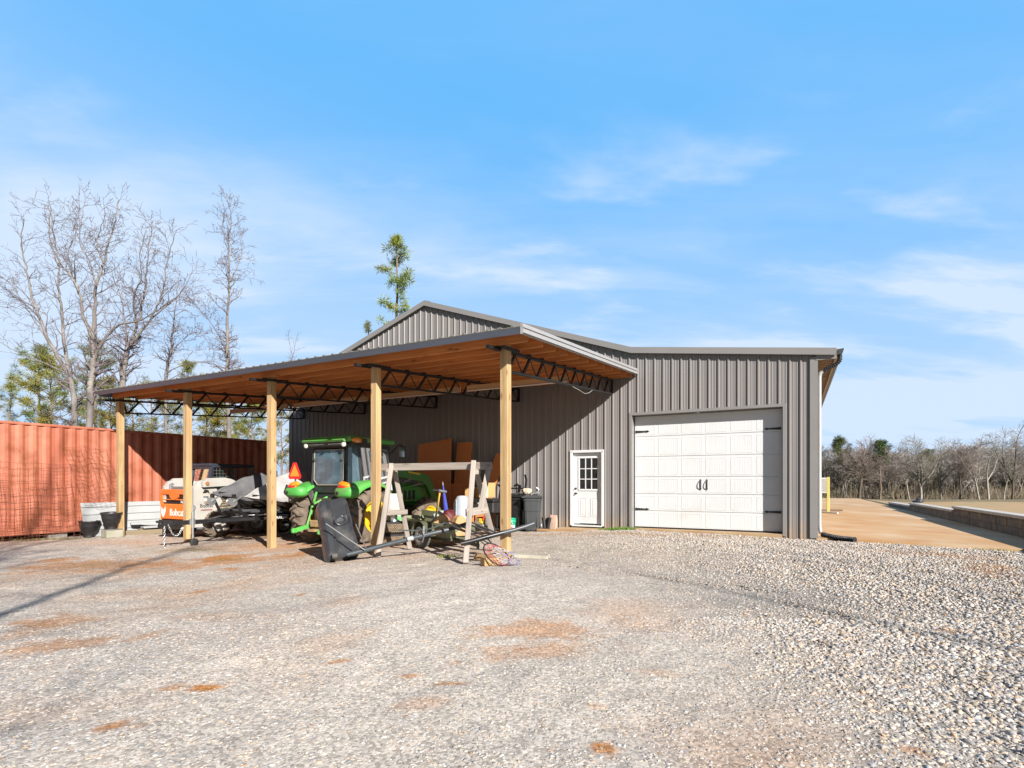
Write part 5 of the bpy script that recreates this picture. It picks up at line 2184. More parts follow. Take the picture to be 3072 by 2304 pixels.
g = ground_at(1163, 1640)
g = Vector((g.x, g.y + .37, float(gz(g.x, g.y + .37))))
flat_tyre('lower tyre of the pair stacked flat under the swing frame', g)
flat_tyre('upper tyre of the pair stacked flat under the swing frame', g + Vector((-.01, .01, .27)))
o = thing('paint_can', 'silver paint can standing on the tyre stack', 'can', g + Vector((.1, -.2, .545)))
MB().lathe([(.001, 0), (.075, 0), (.078, .005), (.075, .01), (.075, .14), (.08, .145), (.078, .152), (.06, .148), (.001, .147)], 20).build('can_body', GALV, o)
o = thing('feed_bag', 'white and green paper feed bag behind the left swing legs', 'bag', g + Vector((.06, .1, .545)), .2)
t = MB()
t.grid(lambda u, v: (.19 * math.copysign(abs(math.cos(2 * PI * u)) ** .6, math.cos(2 * PI * u)) * (1 - .25 * v ** 3) + .012 * math.sin(9 * v + 12 * u), .13 * math.copysign(abs(math.sin(2 * PI * u)) ** .6, math.sin(2 * PI * u)) * (1 - .8 * v ** 4), .62 * v + .01 * math.sin(14 * u)), 28, 14)
t.build('bag_body', M('feed bag paper', (.40, .385, .37), (.12, .4, .12), rough=.6, scale=3.2, lo=.55, hi=.6, bump=.4, bscale=9), o)

# ------------------------------------------------------------------ olive utility trailer and its load
OLV = M('olive drab paint', (.26, .265, .165), (.22, .225, .135), rough=.55, scale=3, dirt=(.36, .31, .2), dscale=2.5, dlo=.6, dhi=.85)
OLD = M('olive underside', (.10, .105, .06), (.08, .085, .05), rough=.7)
cn = Vector((-1.37, 10.9, 0))
cn.z = float(gz(cn.x, cn.y))
UTZ = .733
ut = thing('utility_trailer', 'olive green tub trailer filled with odds and ends behind the swing frame', 'trailer', cn, UTZ)


def UT(x, y, z):
    c, s = math.cos(UTZ), math.sin(UTZ)
    return cn + Vector((x * c - y * s, x * s + y * c, z))


LX, LY = .80, 2.0
zr = lambda y: .50 + .045 * y
t = MB()
out = [(0, 0), (LX, 0), (LX, LY), (0, LY)]
inn = [(.06, .06), (LX - .06, .06), (LX - .06, LY - .06), (.06, LY - .06)]
bot = [(.14, .16), (LX - .14, .16), (LX - .14, LY - .14), (.14, LY - .14)]
vs = [(x, y, zr(y)) for x, y in out] + [(x, y, zr(y) - .05) for x, y in out] + [(x, y, zr(y) - .05) for x, y in inn] + [(x, y, .2) for x, y in bot] + [(x, y, zr(y)) for x, y in inn] + [(x, y, .22) for x, y in bot]
fs = []
for i in range(4):
    j = (i + 1) % 4
    fs += [(i, j, j + 4, i + 4), (i + 4, j + 4, j + 8, i + 8), (i + 8, j + 8, j + 12, i + 12), (i, i + 16, j + 16, j), (i + 16, i + 20, j + 20, j + 16)]
fs += [(12, 13, 14, 15), (20, 21, 22, 23)]
t.add(vs, fs)
for y in (.5, .95, 1.4):
    t.bar((.075, y, zr(y) - .06), (.145, y, .22), .05, .02, up=(1, 0, 0))
t.build('tub', OLV, ut)
t = MB()
t.add([(LX - .05, .02, zr(0)), (LX - .05, LY, zr(LY)), (LX - .05, LY, zr(LY) + .13), (LX - .05, .75, zr(.75) + .13), (LX - .09, .02, zr(0)), (LX - .09, LY, zr(LY)), (LX - .09, LY, zr(LY) + .13), (LX - .09, .75, zr(.75) + .13)], [(0, 1, 2, 3), (7, 6, 5, 4), (0, 3, 7, 4), (3, 2, 6, 7), (2, 1, 5, 6), (0, 4, 5, 1)])
t.build('side_board', OLV, ut)
t = MB()
t.box((LX / 2, 1.0, .17), (.5, 1.7, .06))
t.tube([(-.2, .62, .23), (LX + .2, .62, .23)], .025, 8)
t.bar((LX / 2, .2, .17), (LX / 2 - .02, -.62, .1), .06, .06)
t.bar((LX / 2 - .02, -.6, .0), (LX / 2 - .02, -.6, .3), .03, .05)
t.build('chassis', OLD, ut)
for x, s in ((-.14, -1), (LX + .14, 1)):
    tyre(ut, 'wheel', (x, .62, .23), .235, .17, 22, M('grey tyre', (.10, .095, .085), (.15, .14, .125), rough=.9), M('dull rim', (.35, .3, .26), (.2, .17, .15), rough=.6), .12, s, .018, .2, .03)
    m = MB()
    m.grid(lambda u, v: (x - s * .12 + s * .22 * v, .62 + .3 * math.cos(PI * u), .25 + .3 * math.sin(PI * u)), 16, 1)
    ob = m.build('mudguard', OLD, ut)
TAN = M('tan foam', (.54, .33, .16), (.47, .27, .125), rough=.85, scale=6, bump=.2)


def wedge(label, x, y, rz, h, w_, tone):
    o = thing('foam_wedge', label, 'foam block', UT(x, y, .24), UTZ + rz, 'tan foam blocks in the trailer')
    t = MB()
    poly = [(-w_ / 2, 0), (w_ / 2, 0), (w_ / 2, h * .45)] + [(w_ / 2 * math.cos(q) ** .8, h * .45 + h * .55 * math.sin(q)) for q in [PI / 2 * i / 8 for i in range(1, 8)]] + [(-w_ * .1, h), (-w_ * .3, h * .9), (-w_ / 2, h * .55)]
    t.prism(poly, -.11, .11)
    t.build('foam', TAN, o)


wedge('tan foam block with rounded shoulder at the left in the olive trailer', .22, .42, -.75, .44, .36, 0)
wedge('tan foam block with a peaked top at the right in the olive trailer', .5, .2, -.2, .42, .30, 1)
o = thing('red_bag', 'dark red bag between the two tan foam blocks', 'bag', UT(.45, .5, .24))
t = MB()
t.grid(lambda u, v: (.17 * math.cos(2 * PI * u) * math.sin(PI * v) ** .5, .14 * math.sin(2 * PI * u) * math.sin(PI * v) ** .5, .26 - .26 * math.cos(PI * v) + .02 * math.sin(20 * u)), 20, 12)
t.build('bag_body', M('red nylon', (.11, .012, .015), (.075, .008, .01), rough=.6, bump=.5, bscale=8), o)
o = thing('garden_umbrella', 'folded blue umbrella standing up in the olive trailer', 'umbrella', UT(.6, .72, .24), .2)
o.rotation_euler = (R(6), R(-7), .2)
MB().lathe([(.012, .1), (.05, .16), (.06, .3), (.055, .5), (.035, .8), (.012, 1.08), (.001, 1.1)], 10, smooth=False).build('canopy', M('blue canvas', (.05, .08, .42), (.04, .06, .33), rough=.8), o)
MB().tube([(0, 0, 0), (0, 0, 1.15)], .012, 8).build('pole', SWG, o)
o = thing('broom', 'yellow handled broom leaning out of the olive trailer', 'broom', UT(.35, .95, .24), 0)
o.rotation_euler = (R(8), R(10), 0)
MB().tube([(0, 0, 0), (0, 0, .92)], .022, 8).build('handle', M('yellow handle', (.75, .50, .10), rough=.5), o)
MB().box((0, 0, .97), (.3, .05, .05), bev=.01).build('head', GRY, o)
o = thing('plastic_chair', 'pale plastic chair back leaning at the right of the olive trailer', 'chair', UT(.86, .55, .25), UTZ - .6)
t = MB()
t.grid(lambda u, v: (-.2 + .4 * u, .12 * math.cos(PI * (u - .5)) * -1 + .25 * v, .1 + .72 * v * (1 - .25 * (2 * u - 1) ** 4)), 12, 12)
ob = t.build('chair_back', M('pale grey plastic', (.42, .46, .50), (.37, .40, .44), rough=.4), o)
md = ob.modifiers.new('thick', 'SOLIDIFY')
md.thickness = .012
t = MB()
for q in (-.15, -.05, .05, .15):
    t.bar((q, -.055 + .02, .2), (q * .9, .14, .72), .012, .012)
t.build('chair_rib', M('rib plastic', (.45, .48, .52), rough=.4), o)
o = thing('tub_lid', 'pale green plastic lid tilted on the load of the olive trailer', 'lid', UT(.55, .95, .62), .3)
o.rotation_euler = (R(25), R(-18), .3)
MB().lathe([(.001, .03), (.15, .03), (.2, .02), (.21, 0), (.205, -.02), (.19, -.01), (.001, .01)], 24).build('lid_shell', M('pale green plastic', (.52, .60, .55), (.46, .54, .5), rough=.4), o)
# ------------------------------------------------------------------ things along the shed wall
RBD = M('rust brown hardboard', (.75, .28, .09), (.66, .235, .075), rough=.8, scale=30, bump=.1)


def board(label, a, b, w_, h_, lean, tilt, zb):
    o = bthing('hardboard_sheet', label, 'board', a, b, zb, 0, 'rust brown boards leaning on the shed wall')
    ob = MB().box((0, 0, h_ / 2), (w_, .02, h_)).build('sheet', RBD, o)
    ob.rotation_euler = (-lean, tilt, 0)
    return o


board('largest rust brown board leaning on the shed wall behind the loader', -6.02, -.85, 1.30, 2.3, .2, R(-7), .3)
board('upright rust brown board half behind the largest one', -5.30, -.5, .56, 2.62, .13, 0, -.1)
board('small rust brown board standing in front of the upright one', -5.38, -.72, .46, 1.3, .12, R(1.5), -.1)
board('narrow rust brown strip leaning at a slant right of the swing beam', -4.72, -.5, .36, 2.35, .14, R(19), -.12)

CRT = wood('grey crate wood', (.26, .22, .18), (.2, .17, .14), 0)
o = bthing('wooden_crate', 'grey slatted wooden crate behind the broom handle', 'crate', -5.95, -1.55)
t = MB()
for k in range(5):
    for y in (-.3, .3):
        t.box((0, y, .12 + k * .17), (1.0, .025, .13))
for x in (-.45, .45, 0):
    for y in (-.275, .275):
        t.box((x, y, .46), (.07, .03, .9))
for k in range(5):
    for x in (-.49, .49):
        t.box((x, 0, .12 + k * .17), (.025, .56, .13))
t.build('slats', CRT, o)
m = MB()
m.grid(lambda u, v: (-.5 + u, -.32 + .64 * v, .93 + .04 * math.sin(9 * u) * math.sin(7 * v)), 10, 8)
m.build('plastic_sheet', M('grey film', (.22, .21, .22), rough=.3), o)

o = bthing('engine_cart', 'small petrol engine cart with red guards and yellow lamp behind the nearest post', 'engine cart', -3.72, -1.75)
t = MB()
t.box((0, 0, .12), (.8, .5, .04))
for x in (-.36, .36):
    for y in (-.22, .22):
        t.bar((x, y, .1), (x, y, .56), .03, .03)
t.box((0, -.22, .56), (.75, .03, .03))
t.box((0, .22, .56), (.75, .03, .03))
t.build('frame', BLACK, o)
m = MB()
m.box((.02, .02, .3), (.3, .3, .3), bev=.04)
m.tube([(-.05, -.2, .3), (.12, -.2, .3)], .09, 14)
m.tube([(.2, -.1, .2), (.32, -.15, .25), (.3, -.2, .4)], .03, 8)
m.build('engine', M('engine metal', (.2, .18, .16), (.42, .36, .28), rough=.5, metal=.4, scale=18), o)
m = MB()
for s in (-1, 1):
    m.tube([(s * .3 + .1 * math.cos(q), -.26, .38 + .13 * math.sin(q)) for q in [PI * .1 + PI * .9 * i / 10 for i in range(11)]], .028, 8)
m.build('red_guard', M('red orange paint', (.65, .09, .03), (.55, .07, .02), rough=.4), o)
m = MB()
m.box((.12, -.24, .36), (.12, .08, .14), bev=.02)
m.build('yellow_filter', YLW, o)
for s in (-1, 1):
    m = MB()
    m.lathe([(.001, -.04), (.1, -.04), (.12, -.02), (.12, .02), (.1, .04), (.001, .04)], 18, (s * .4, -.1, .12), 'x')
    m.build('wheel', TYRB, o)
o = bthing('storage_box', 'black plastic storage box with a ribbed lid on the engine cart', 'storage box', -3.78, -1.75, None)
o.location.z += .58
t = MB()
t.box((0, 0, .15), (1.15, .52, .3), bev=.03)
t.build('box_body', M('black box plastic', (.022, .022, .024), (.03, .03, .032), rough=.45), o)
t = MB()
t.box((0, 0, .335), (1.2, .56, .07), bev=.02)
for k in range(4):
    t.box((-.42 + .28 * k, 0, .375), (.2, .5, .02), bev=.006)
t.box((0, -.285, .31), (.14, .02, .07), bev=.006)
t.build('lid', BLACK, o)
MB().box((.12, -.264, .26), (.05, .006, .04)).build('latch_label', WHITE, o)
CARD = M('cardboard', (.60, .36, .15), (.54, .32, .13), rough=.85, scale=4)
o = bthing('cardboard_box', 'brown cardboard box with a pale tape strip on the black storage box', 'box', -3.62, -1.62, .82, .5)
MB().box((0, 0, .2), (.44, .36, .4), bev=.006).build('carton', CARD, o)
MB().box((0, -.001, .2), (.06, .366, .404)).build('packing_tape', M('pale tape', (.75, .68, .52), rough=.4), o)
o = bthing('cardboard_box', 'smaller cardboard box behind the swing frame right leg', 'box', -4.2, -1.5, .8, .2)
MB().box((0, 0, .14), (.3, .3, .28), bev=.006).build('carton', CARD, o)

o = bthing('hand_truck', 'black steel hand truck frame standing behind the black bin', 'hand truck', -3.42, -.35)
t = MB()
for s in (-.3, .3):
    t.bar((s, -.1, .0), (s, .16, 1.48), .05, .05)
    t.bar((s, .16, 1.48), (s + .02, .05, 1.62), .05, .04)
for z, h in ((1.22, .05), (1.05, .04), (.6, .05), (.3, .05)):
    t.box((0, .05 + z * .06, z), (.62, .04, h))
t.bar((-.2, -.2, .9), (.1, .1, 1.1), .03, .03)
t.box((0, -.25, .03), (.6, .3, .02))
t.build('frame', BLACK, o)

GBIN = M('charcoal bin plastic', (.055, .06, .063), (.045, .05, .053), rough=.45, scale=3, dirt=(.14, .125, .11), dscale=2, dlo=.6, dhi=.9)
BBIN = M('black bin plastic', (.012, .012, .013), (.018, .018, .018), rough=.45)


def wheelie(label, a, b, rz, mat, hh=1.0):
    o = bthing('wheelie_bin', label, 'bin', a, b, None, rz, 'wheeled rubbish bins')
    t = MB()
    rings = []
    for z, sx_, sy_ in ((.02, .40, .42), (.06, .42, .44), (.55, .47, .52), (.56, .49, .54), (.84, .51, .58), (.85, .55, .62), (.92, .55, .62)):
        rings.append((z * hh, sx_, sy_))
    n = 24
    vs, fs = [], []
    for z, a_, b_ in rings:
        for i in range(n):
            an = 2 * PI * i / n
            c, s = math.cos(an), math.sin(an)
            vs.append((a_ / 2 * math.copysign(abs(c) ** .32, c), b_ / 2 * math.copysign(abs(s) ** .32, s), z))
    for k in range(len(rings) - 1):
        for i in range(n):
            fs.append((k * n + i, k * n + (i + 1) % n, (k + 1) * n + (i + 1) % n, (k + 1) * n + i))
    fs.append(tuple(range(n))[::-1])
    t.add(vs, fs)
    for x in (-.14, .14):
        t.box((x, -.235, .34 * hh), (.03, .03, .44 * hh), bev=.008)
        t.box((.225, x, .34 * hh), (.03, .03, .44 * hh), bev=.008)
    t.build('bin_body', mat, o)
    t = MB()
    t.box((0, -.01, .945 * hh), (.6, .68, .045), bev=.018)
    t.box((0, -.03, .975 * hh), (.48, .5, .03), bev=.014)
    t.build('lid', mat, o)
    t = MB()
    t.tube([(-.24, .36, .9 * hh), (.24, .36, .9 * hh)], .018, 8)
    t.build('handle', mat, o)
    for s in (-1, 1):
        m = MB()
        m.lathe([(.03, -.025), (.10, -.03), (.115, -.015), (.115, .015), (.10, .03), (.03, .025)], 18, (s * .26, .2, .115), 'x')
        for k in range(6):
            an = PI * k / 3
            m.bar((s * .28, .2, .115), (s * .28, .2 + .09 * math.cos(an), .115 + .09 * math.sin(an)), .012, .02)
        m.build('wheel', GRY, o)
    return o


wheelie('charcoal wheeled bin standing by the shed wall with rags on its lid', -2.72, -.62, .45, GBIN, 1.02)
wheelie('black wheeled bin in the shade behind the green bucket', -3.28, -.55, .2, BBIN, 1.05)
zt = float(gz(*W(-2.72, -.62)[:2])) + 1.03
o = bthing('rag_bundle', 'cream cloth bundle on the left of the charcoal bin lid', 'cloth', -2.9, -.62, zt)
t = MB()
t.grid(lambda u, v: (.14 * math.cos(2 * PI * u) * math.sin(PI * v) * (1 + .3 * math.sin(3 * 2 * PI * u)), .1 * math.sin(2 * PI * u) * math.sin(PI * v), .09 - .09 * math.cos(PI * v) + .03 * math.sin(5 * 2 * PI * u) * math.sin(PI * v)), 24, 12)
t.build('cloth', M('cream cloth', (.62, .52, .40), (.5, .4, .3), rough=.9, bump=.4), o)
o = bthing('chrome_tap', 'shiny metal fitting on the right of the charcoal bin lid', 'fitting', -2.58, -.66, zt, .4)
t = MB()
t.tube([(-.12, 0, .02), (.0, 0, .05), (.07, 0, .1), (.07, 0, .16), (.0, 0, .2)], .03, 10)
t.tube([(-.1, .05, .02), (.1, .05, .04)], .035, 10)
t.build('fitting', GALV, o)
o = bthing('plastic_bucket', 'bright green plastic bucket with a white label by the nearest post', 'bucket', -3.22, -.98, None, .3)
MB().lathe([(.001, .005), (.125, .0), (.128, .01), (.146, .27), (.153, .275), (.153, .295), (.147, .3), (.15, .36), (.156, .365), (.156, .38), (.146, .38), (.14, .3), (.12, .03), (.001, .02)], 28).build('bucket_body', M('green bucket plastic', (.01, .42, .22), (.01, .36, .19), rough=.35), o)
m = MB()
m.grid(lambda u, v: ((.141 + .008 * v) * math.cos(-PI * .62 + u * PI * .45), (.141 + .008 * v) * math.sin(-PI * .62 + u * PI * .45), .05 + .14 * v), 10, 2)
m.build('paper_label', M('paper label', (.85, .82, .8), (.75, .1, .15), rough=.6, scale=9, lo=.5, hi=.6), o)
m = MB()
m.tube([(.152 * math.cos(q), .152 * math.sin(q) - .01, .31 - .08 * math.sin(q - PI)) for q in [PI + PI * i / 10 for i in range(11)]], .004, 5)
m.build('handle', GALV, o)
o = bthing('cement_sack', 'pinkish paper sack propped against the shed wall right of the charcoal bin', 'sack', -2.28, -.13)
t = MB()
t.grid(lambda u, v: (.13 * math.copysign(abs(math.cos(2 * PI * u)) ** .5, math.cos(2 * PI * u)) * (1 - .2 * v ** 4), .055 * math.copysign(abs(math.sin(2 * PI * u)) ** .6, math.sin(2 * PI * u)) * (1 - .7 * v ** 4) + .03 * v, .42 * v + .01 * math.sin(13 * u)), 24, 12)
t.build('sack_body', M('pink paper', (.55, .38, .30), (.48, .33, .25), rough=.8, bump=.3), o)
o = bthing('black_v_bars', 'pair of black tapered bars leaning apart beside the pinkish sack', 'boots', -2.42, -.3)
t = MB()  # two tapered black bars set in a V
t.tube([(-.05, 0, .02), (-.06, 0, .12), (-.1, .02, .36)], [.05, .045, .055], 10)
t.tube([(.05, 0, .02), (.06, 0, .12), (.1, .02, .36)], [.05, .045, .055], 10)
t.box((-.05, -.06, .03), (.08, .2, .06), bev=.025)
t.box((.05, -.06, .03), (.08, .2, .06), bev=.025)
t.build('boot', BLACK, o)
o = bthing('door_plank', 'clay stained plank lying before the white entry door', 'plank', -1.75, -.72)
MB().box((0, 0, .012), (1.5, .2, .05), rotm(0, 0, -.03), bev=.008).build('plank', wood('clay plank', (.50, .30, .14), (.36, .2, .09), 0), o)

# ------------------------------------------------------------------ beyond the right corner
YPOST = M('yellow post paint', (.60, .54, .17), (.55, .48, .14), rough=.5, scale=3, dirt=(.5, .42, .2), dscale=3, dlo=.65, dhi=.9)
o = bthing('bollard', 'yellow square guard post nearest beside the outdoor unit', 'post', 5.2, 12.0, None, 0, 'yellow guard posts')
MB().box((0, 0, .78), (.11, .11, 1.62), bev=.01).build('post', YPOST, o)
o = bthing('bollard', 'yellow guard post farther back under the outdoor unit', 'post', 4.98, 13.6, None, 0, 'yellow guard posts')
MB().box((0, 0, .45), (.11, .11, .98), bev=.01).build('post', YPOST, o)
o = bthing('outdoor_unit', 'white louvred outdoor unit mounted on the shed side wall', 'air conditioner', 4.98, 12.9, .82)
t = MB()
t.box((0, 0, .31), (.52, .9, .62), bev=.02)
t.build('housing', M('unit enamel', (.68, .67, .64), (.62, .61, .58), rough=.45), o)
t = MB()
for k in range(12):
    t.box((-.02, -.452, .06 + .045 * k), (.40, .012, .02))
    t.box((.262, 0, .06 + .045 * k), (.012, .8, .02))
t.build('louvre', M('louvre shade', (.38, .37, .36), rough=.5), o)
t = MB()
t.box((0, -.4, -.02), (.6, .06, .05))
t.box((0, .4, -.02), (.6, .06, .05))
t.build('bracket', WHITE, o)
o = bthing('loose_plank', 'dark plank lying on the drive behind the yellow post', 'plank', 5.15, 13.6, None, .2)
o.location.z += .08
MB().box((0.1, 0, .03), (1.2, .14, .06)).build('plank', wood('dark plank', (.2, .11, .06), (.14, .08, .045), 0), o)
o = bthing('drain_pipe', 'white plastic pipe lying bent on the drive by the yellow posts', 'pipe', 4.9, 11.6, None)
MB().tube([(-.35, .9, .12), (-.1, .5, .1), (.2, .0, .1), (.55, -.35, .1), (.6, -.4, .1)], .035, 8).build('pipe', WHITE, o)

# ------------------------------------------------------------------ grass tufts
GRS = M('fresh grass', (.10, .22, .02), (.17, .26, .04), rough=.7, scale=30)
GRD = M('dry grass', (.30, .27, .10), (.22, .22, .07), rough=.8, scale=30)


def tuft(pts, label, mat, seed, h0=.05, h1=.13):
    rg = np.random.default_rng(seed)
    V, Fs = [], []
    for (c, sx_, sy_, n) in pts:
        for k in range(n):
            x, y = c.x + rg.normal(0, sx_), c.y + rg.normal(0, sy_)
            z = float(gz(x, y))
            h = rg.uniform(h0, h1)
            an, ln = rg.uniform(0, 2 * PI), rg.uniform(.1, .6) * h
            w_ = rg.uniform(.003, .006)
            dx, dy = math.cos(an), math.sin(an)
            b = len(V)
            V += [(x - dy * w_, y + dx * w_, z - .01), (x + dy * w_, y - dx * w_, z - .01), (x + dx * ln * .4 + dy * w_ * .7, y + dy * ln * .4 - dx * w_ * .7, z + h * .65), (x + dx * ln * .4 - dy * w_ * .7, y + dy * ln * .4 + dx * w_ * .7, z + h * .65), (x + dx * ln, y + dy * ln, z + h)]
            Fs += [(b, b + 1, b + 2), (b, b + 2, b + 3), (b + 3, b + 2, b + 4)]
    o = npmesh('grass', np.array(V), np.array(Fs), mat)
    tag(o, label, kind='stuff')


tuft([(G(-.35, -.22), .22, .06, 700), (G(-.1, -.2), .15, .06, 300)], 'bright green grass at the wall between the two doors', GRS, 1, .03, .09)
tuft([(ground_at(1005, 1680), .1, .06, 260), (ground_at(1098, 1660), .05, .03, 60), (ground_at(1345, 1672), .12, .05, 120), (ground_at(1530, 1668), .04, .04, 50)], 'pale green grass tufts at the feet of the hoop base', M('pale grass', (.20, .26, .05), (.3, .3, .08), rough=.8, scale=30), 2, .02, .07)
tuft([(ground_at(3050, 1652), .4, .1, 400)], 'grass at the near corner of the drive', GRS, 3, .02, .06)
tuft([(ground_at(px, 1622 - px * .02), .3, .1, 120) for px in (20, 80, 140, 200)], 'dry weeds under the wire fence', GRD, 4, .02, .06)

# ------------------------------------------------------------------ trees
BARK = M('grey bark', (.22, .195, .18), (.14, .12, .11), rough=.95, scale=3, stretch=(1, 1, .3), bump=.5, bscale=12, dirt=(.30, .275, .25), dscale=1.2, dlo=.5, dhi=.7)
TWIG = M('brown twigs', (.20, .165, .17), (.15, .12, .13), rough=.95)
PALE = M('pale bark', (.40, .36, .32), (.30, .265, .235), rough=.95, scale=2)
DARKB = M('dark bark', (.13, .10, .08), (.10, .08, .065), rough=.95, scale=2)


class Tree:
    def __init__(s, seed):
        s.r = random.Random(seed)
        s.limbs = []            # (points, radii)
        s.seg = []              # (p0, p1, r0, r1)

    def path(s, p, d, L, n, wob, up):
        pts = [p]
        r = s.r
        d = d.normalized()
        for i in range(n):
            d = (d + Vector((r.gauss(0, wob), r.gauss(0, wob), r.gauss(0, wob) + up))).normalized()
            p = p + d * (L / n)
            pts.append(p)
        return pts

    def sprout(s, pts, rads, L, lvl, maxl, dens, t0=.25, spread=1.0, up=.05, side=None):
        """side branches along a limb"""
        r = s.r
        tot = sum((b - a).length for a, b in zip(pts, pts[1:]))
        n = max(2, int(tot * dens * 3.6))
        for k in range(n):
            t = t0 + (1 - t0) * (k + r.random()) / n
            f = t * (len(pts) - 1)
            i = min(int(f), len(pts) - 2)
            p = pts[i].lerp(pts[i + 1], f - i)
            d = (pts[i + 1] - pts[i]).normalized()
            perp = Vector((r.gauss(0, 1), r.gauss(0, 1), r.gauss(0, .6)))
            perp = (perp - d * perp.dot(d)).normalized()
            an = r.uniform(.55, 1.15) * spread
            dd = d * math.cos(an) + perp * math.sin(an)
            ln = L * r.uniform(.55, 1.1) * (1.1 - .6 * t)
            rad = (rads[i] + (rads[i + 1] - rads[i]) * (f - i)) * r.uniform(.35, .6)
            rad = max(rad, .006)
            ns = 5 if lvl < maxl else 4
            pp = s.path(p, dd, ln, ns, .16, up)
            rr = [rad * (1 - .75 * j / ns) for j in range(ns + 1)]
            for j in range(ns):
                s.seg.append((pp[j], pp[j + 1], rr[j], rr[j + 1]))
            if lvl < maxl:
                s.sprout(pp, rr, L * .5, lvl + 1, maxl, dens * 1.35, .15, spread, up)

    def twigs(s, scale=1.0):
        if not s.seg:
            return None
        P0 = np.array([tuple(q[0]) for q in s.seg])
        P1 = np.array([tuple(q[1]) for q in s.seg])
        R0 = np.array([q[2] for q in s.seg]) * scale
        R1 = np.array([q[3] for q in s.seg]) * scale
        return P0, P1, R0, R1


def traced_tree(label, D, limbs, seed, L=2.6, dens=1.0, maxl=3, group='bare trees behind the container', bark=None, minr=.009, t0=.3, name='bare_tree', twig=None, spread=1.0):
    """limbs: [(depth offset, base radius, end radius, [(px, py), ...])]; the first starts at the ground"""
    T = Tree(seed)
    first = limbs[0][3][0]
    base = ray(first[0], first[1], D)
    base.z = float(gz(base.x, base.y)) - .1
    o = thing(name, label, 'tree', base, 0, group)
    trunk = MB()
    for li, (dz, r0, r1, pts) in enumerate(limbs):
        ctrl = []
        for i, (x, y) in enumerate(pts):
            f = i / (len(pts) - 1)
            q = ray(x, y, D + dz * f) - base
            ctrl.append(q)
        if li == 0:
            ctrl[0] = Vector((0, 0, 0))
        fine = []
        for i in range(len(ctrl) - 1):
            a0, a1, a2, a3 = ctrl[max(i - 1, 0)], ctrl[i], ctrl[i + 1], ctrl[min(i + 2, len(ctrl) - 1)]
            m = 5
            for k in range(m):
                u = k / m
                q = .5 * ((2 * a1) + (a2 - a0) * u + (2 * a0 - 5 * a1 + 4 * a2 - a3) * u * u + (3 * a1 - a0 - 3 * a2 + a3) * u ** 3)
                fine.append(q + Vector((T.r.gauss(0, .02), T.r.gauss(0, .04), 0)) * (1 if i + k else 0))
        fine.append(ctrl[-1])
        rr = [.64 * (r0 + (r1 - r0) * (i / (len(fine) - 1)) ** .7) for i in range(len(fine))]
        trunk.tube(fine, rr, 9)
        T.sprout(fine, rr, L, 1, maxl, dens, t0 if li == 0 else .08, spread)
    trunk.build('trunk', bark or BARK, o)
    P0, P1, R0, R1 = T.twigs()
    R0, R1 = np.maximum(R0, minr), np.maximum(R1, minr * .7)
    V, Fq = segs(P0, P1, R0, R1, 4)
    npmesh('crown', V, Fq, twig or TWIG, o)
    return o


traced_tree('pale two stemmed bare tree leaning left behind the container', 33, [
    (0, .30, .19, [(232, 1310), (222, 1200), (205, 1120)]),
    (-1, .20, .03, [(205, 1120), (150, 1030), (118, 950), (92, 880), (78, 800), (66, 740), (72, 655)]),
    (1, .19, .03, [(205, 1120), (195, 1040), (186, 950), (176, 860), (174, 800), (150, 700), (152, 620)]),
    (-2, .05, .015, [(150, 1030), (90, 940), (40, 860), (0, 830)]),
    (1, .05, .015, [(118, 950), (60, 860), (20, 800)]),
    (-2, .07, .015, [(205, 1120), (110, 1080), (40, 1050), (-20, 1015)])], 21, 2.2, .62)
traced_tree('tallest bare tree with dark forked limbs behind the container', 31, [
    (0, .31, .21, [(258, 1310), (272, 1200), (279, 1110), (279, 1030)]),
    (1, .20, .03, [(279, 1030), (284, 940), (288, 860), (310, 790), (330, 720), (345, 660), (356, 600)]),
    (-1, .15, .03, [(279, 1030), (250, 940), (235, 870), (215, 830), (180, 790), (165, 730), (150, 640), (140, 615)]),
    (-2, .15, .02, [(280, 1080), (320, 1010), (360, 975), (420, 960), (470, 930), (540, 890)]),
    (2, .09, .02, [(288, 860), (270, 790), (240, 730), (245, 660), (255, 590)]),
    (-1, .08, .02, [(310, 790), (290, 730), (300, 690), (320, 640)]),
    (1, .06, .015, [(215, 830), (205, 760), (225, 700), (230, 640)])], 22, 2.3, .66)
traced_tree('wide crowned bare tree third from the left behind the container', 32, [
    (0, .28, .2, [(365, 1310), (366, 1180), (378, 1080), (385, 1040)]),
    (1, .15, .03, [(385, 1040), (410, 980), (430, 900), (440, 830), (448, 740), (460, 660)]),
    (-1, .13, .02, [(385, 1040), (450, 960), (480, 890), (495, 830), (512, 740), (530, 690)]),
    (2, .12, .02, [(378, 1080), (376, 990), (365, 900), (350, 860), (330, 800)]),
    (-2, .10, .02, [(410, 980), (400, 900), (425, 830), (420, 760), (440, 690)]),
    (0, .08, .015, [(450, 960), (520, 900), (560, 850), (580, 790)])], 23, 2.2, .66)
traced_tree('slender straight bare tree with short side branches left of the gable', 34, [
    (0, .24, .15, [(688, 1310), (684, 1200), (682, 1090), (683, 1000)]),
    (0, .15, .02, [(683, 1000), (685, 900), (688, 830), (686, 740), (692, 650), (680, 580)]),
    (1, .06, .012, [(688, 850), (720, 780), (725, 700)]),
    (-1, .05, .012, [(686, 760), (670, 700), (672, 640)]),
    (1, .055, .012, [(682, 1060), (640, 980), (600, 930), (575, 900)])], 24, 1.6, .95, 3, t0=.3, spread=1.15)
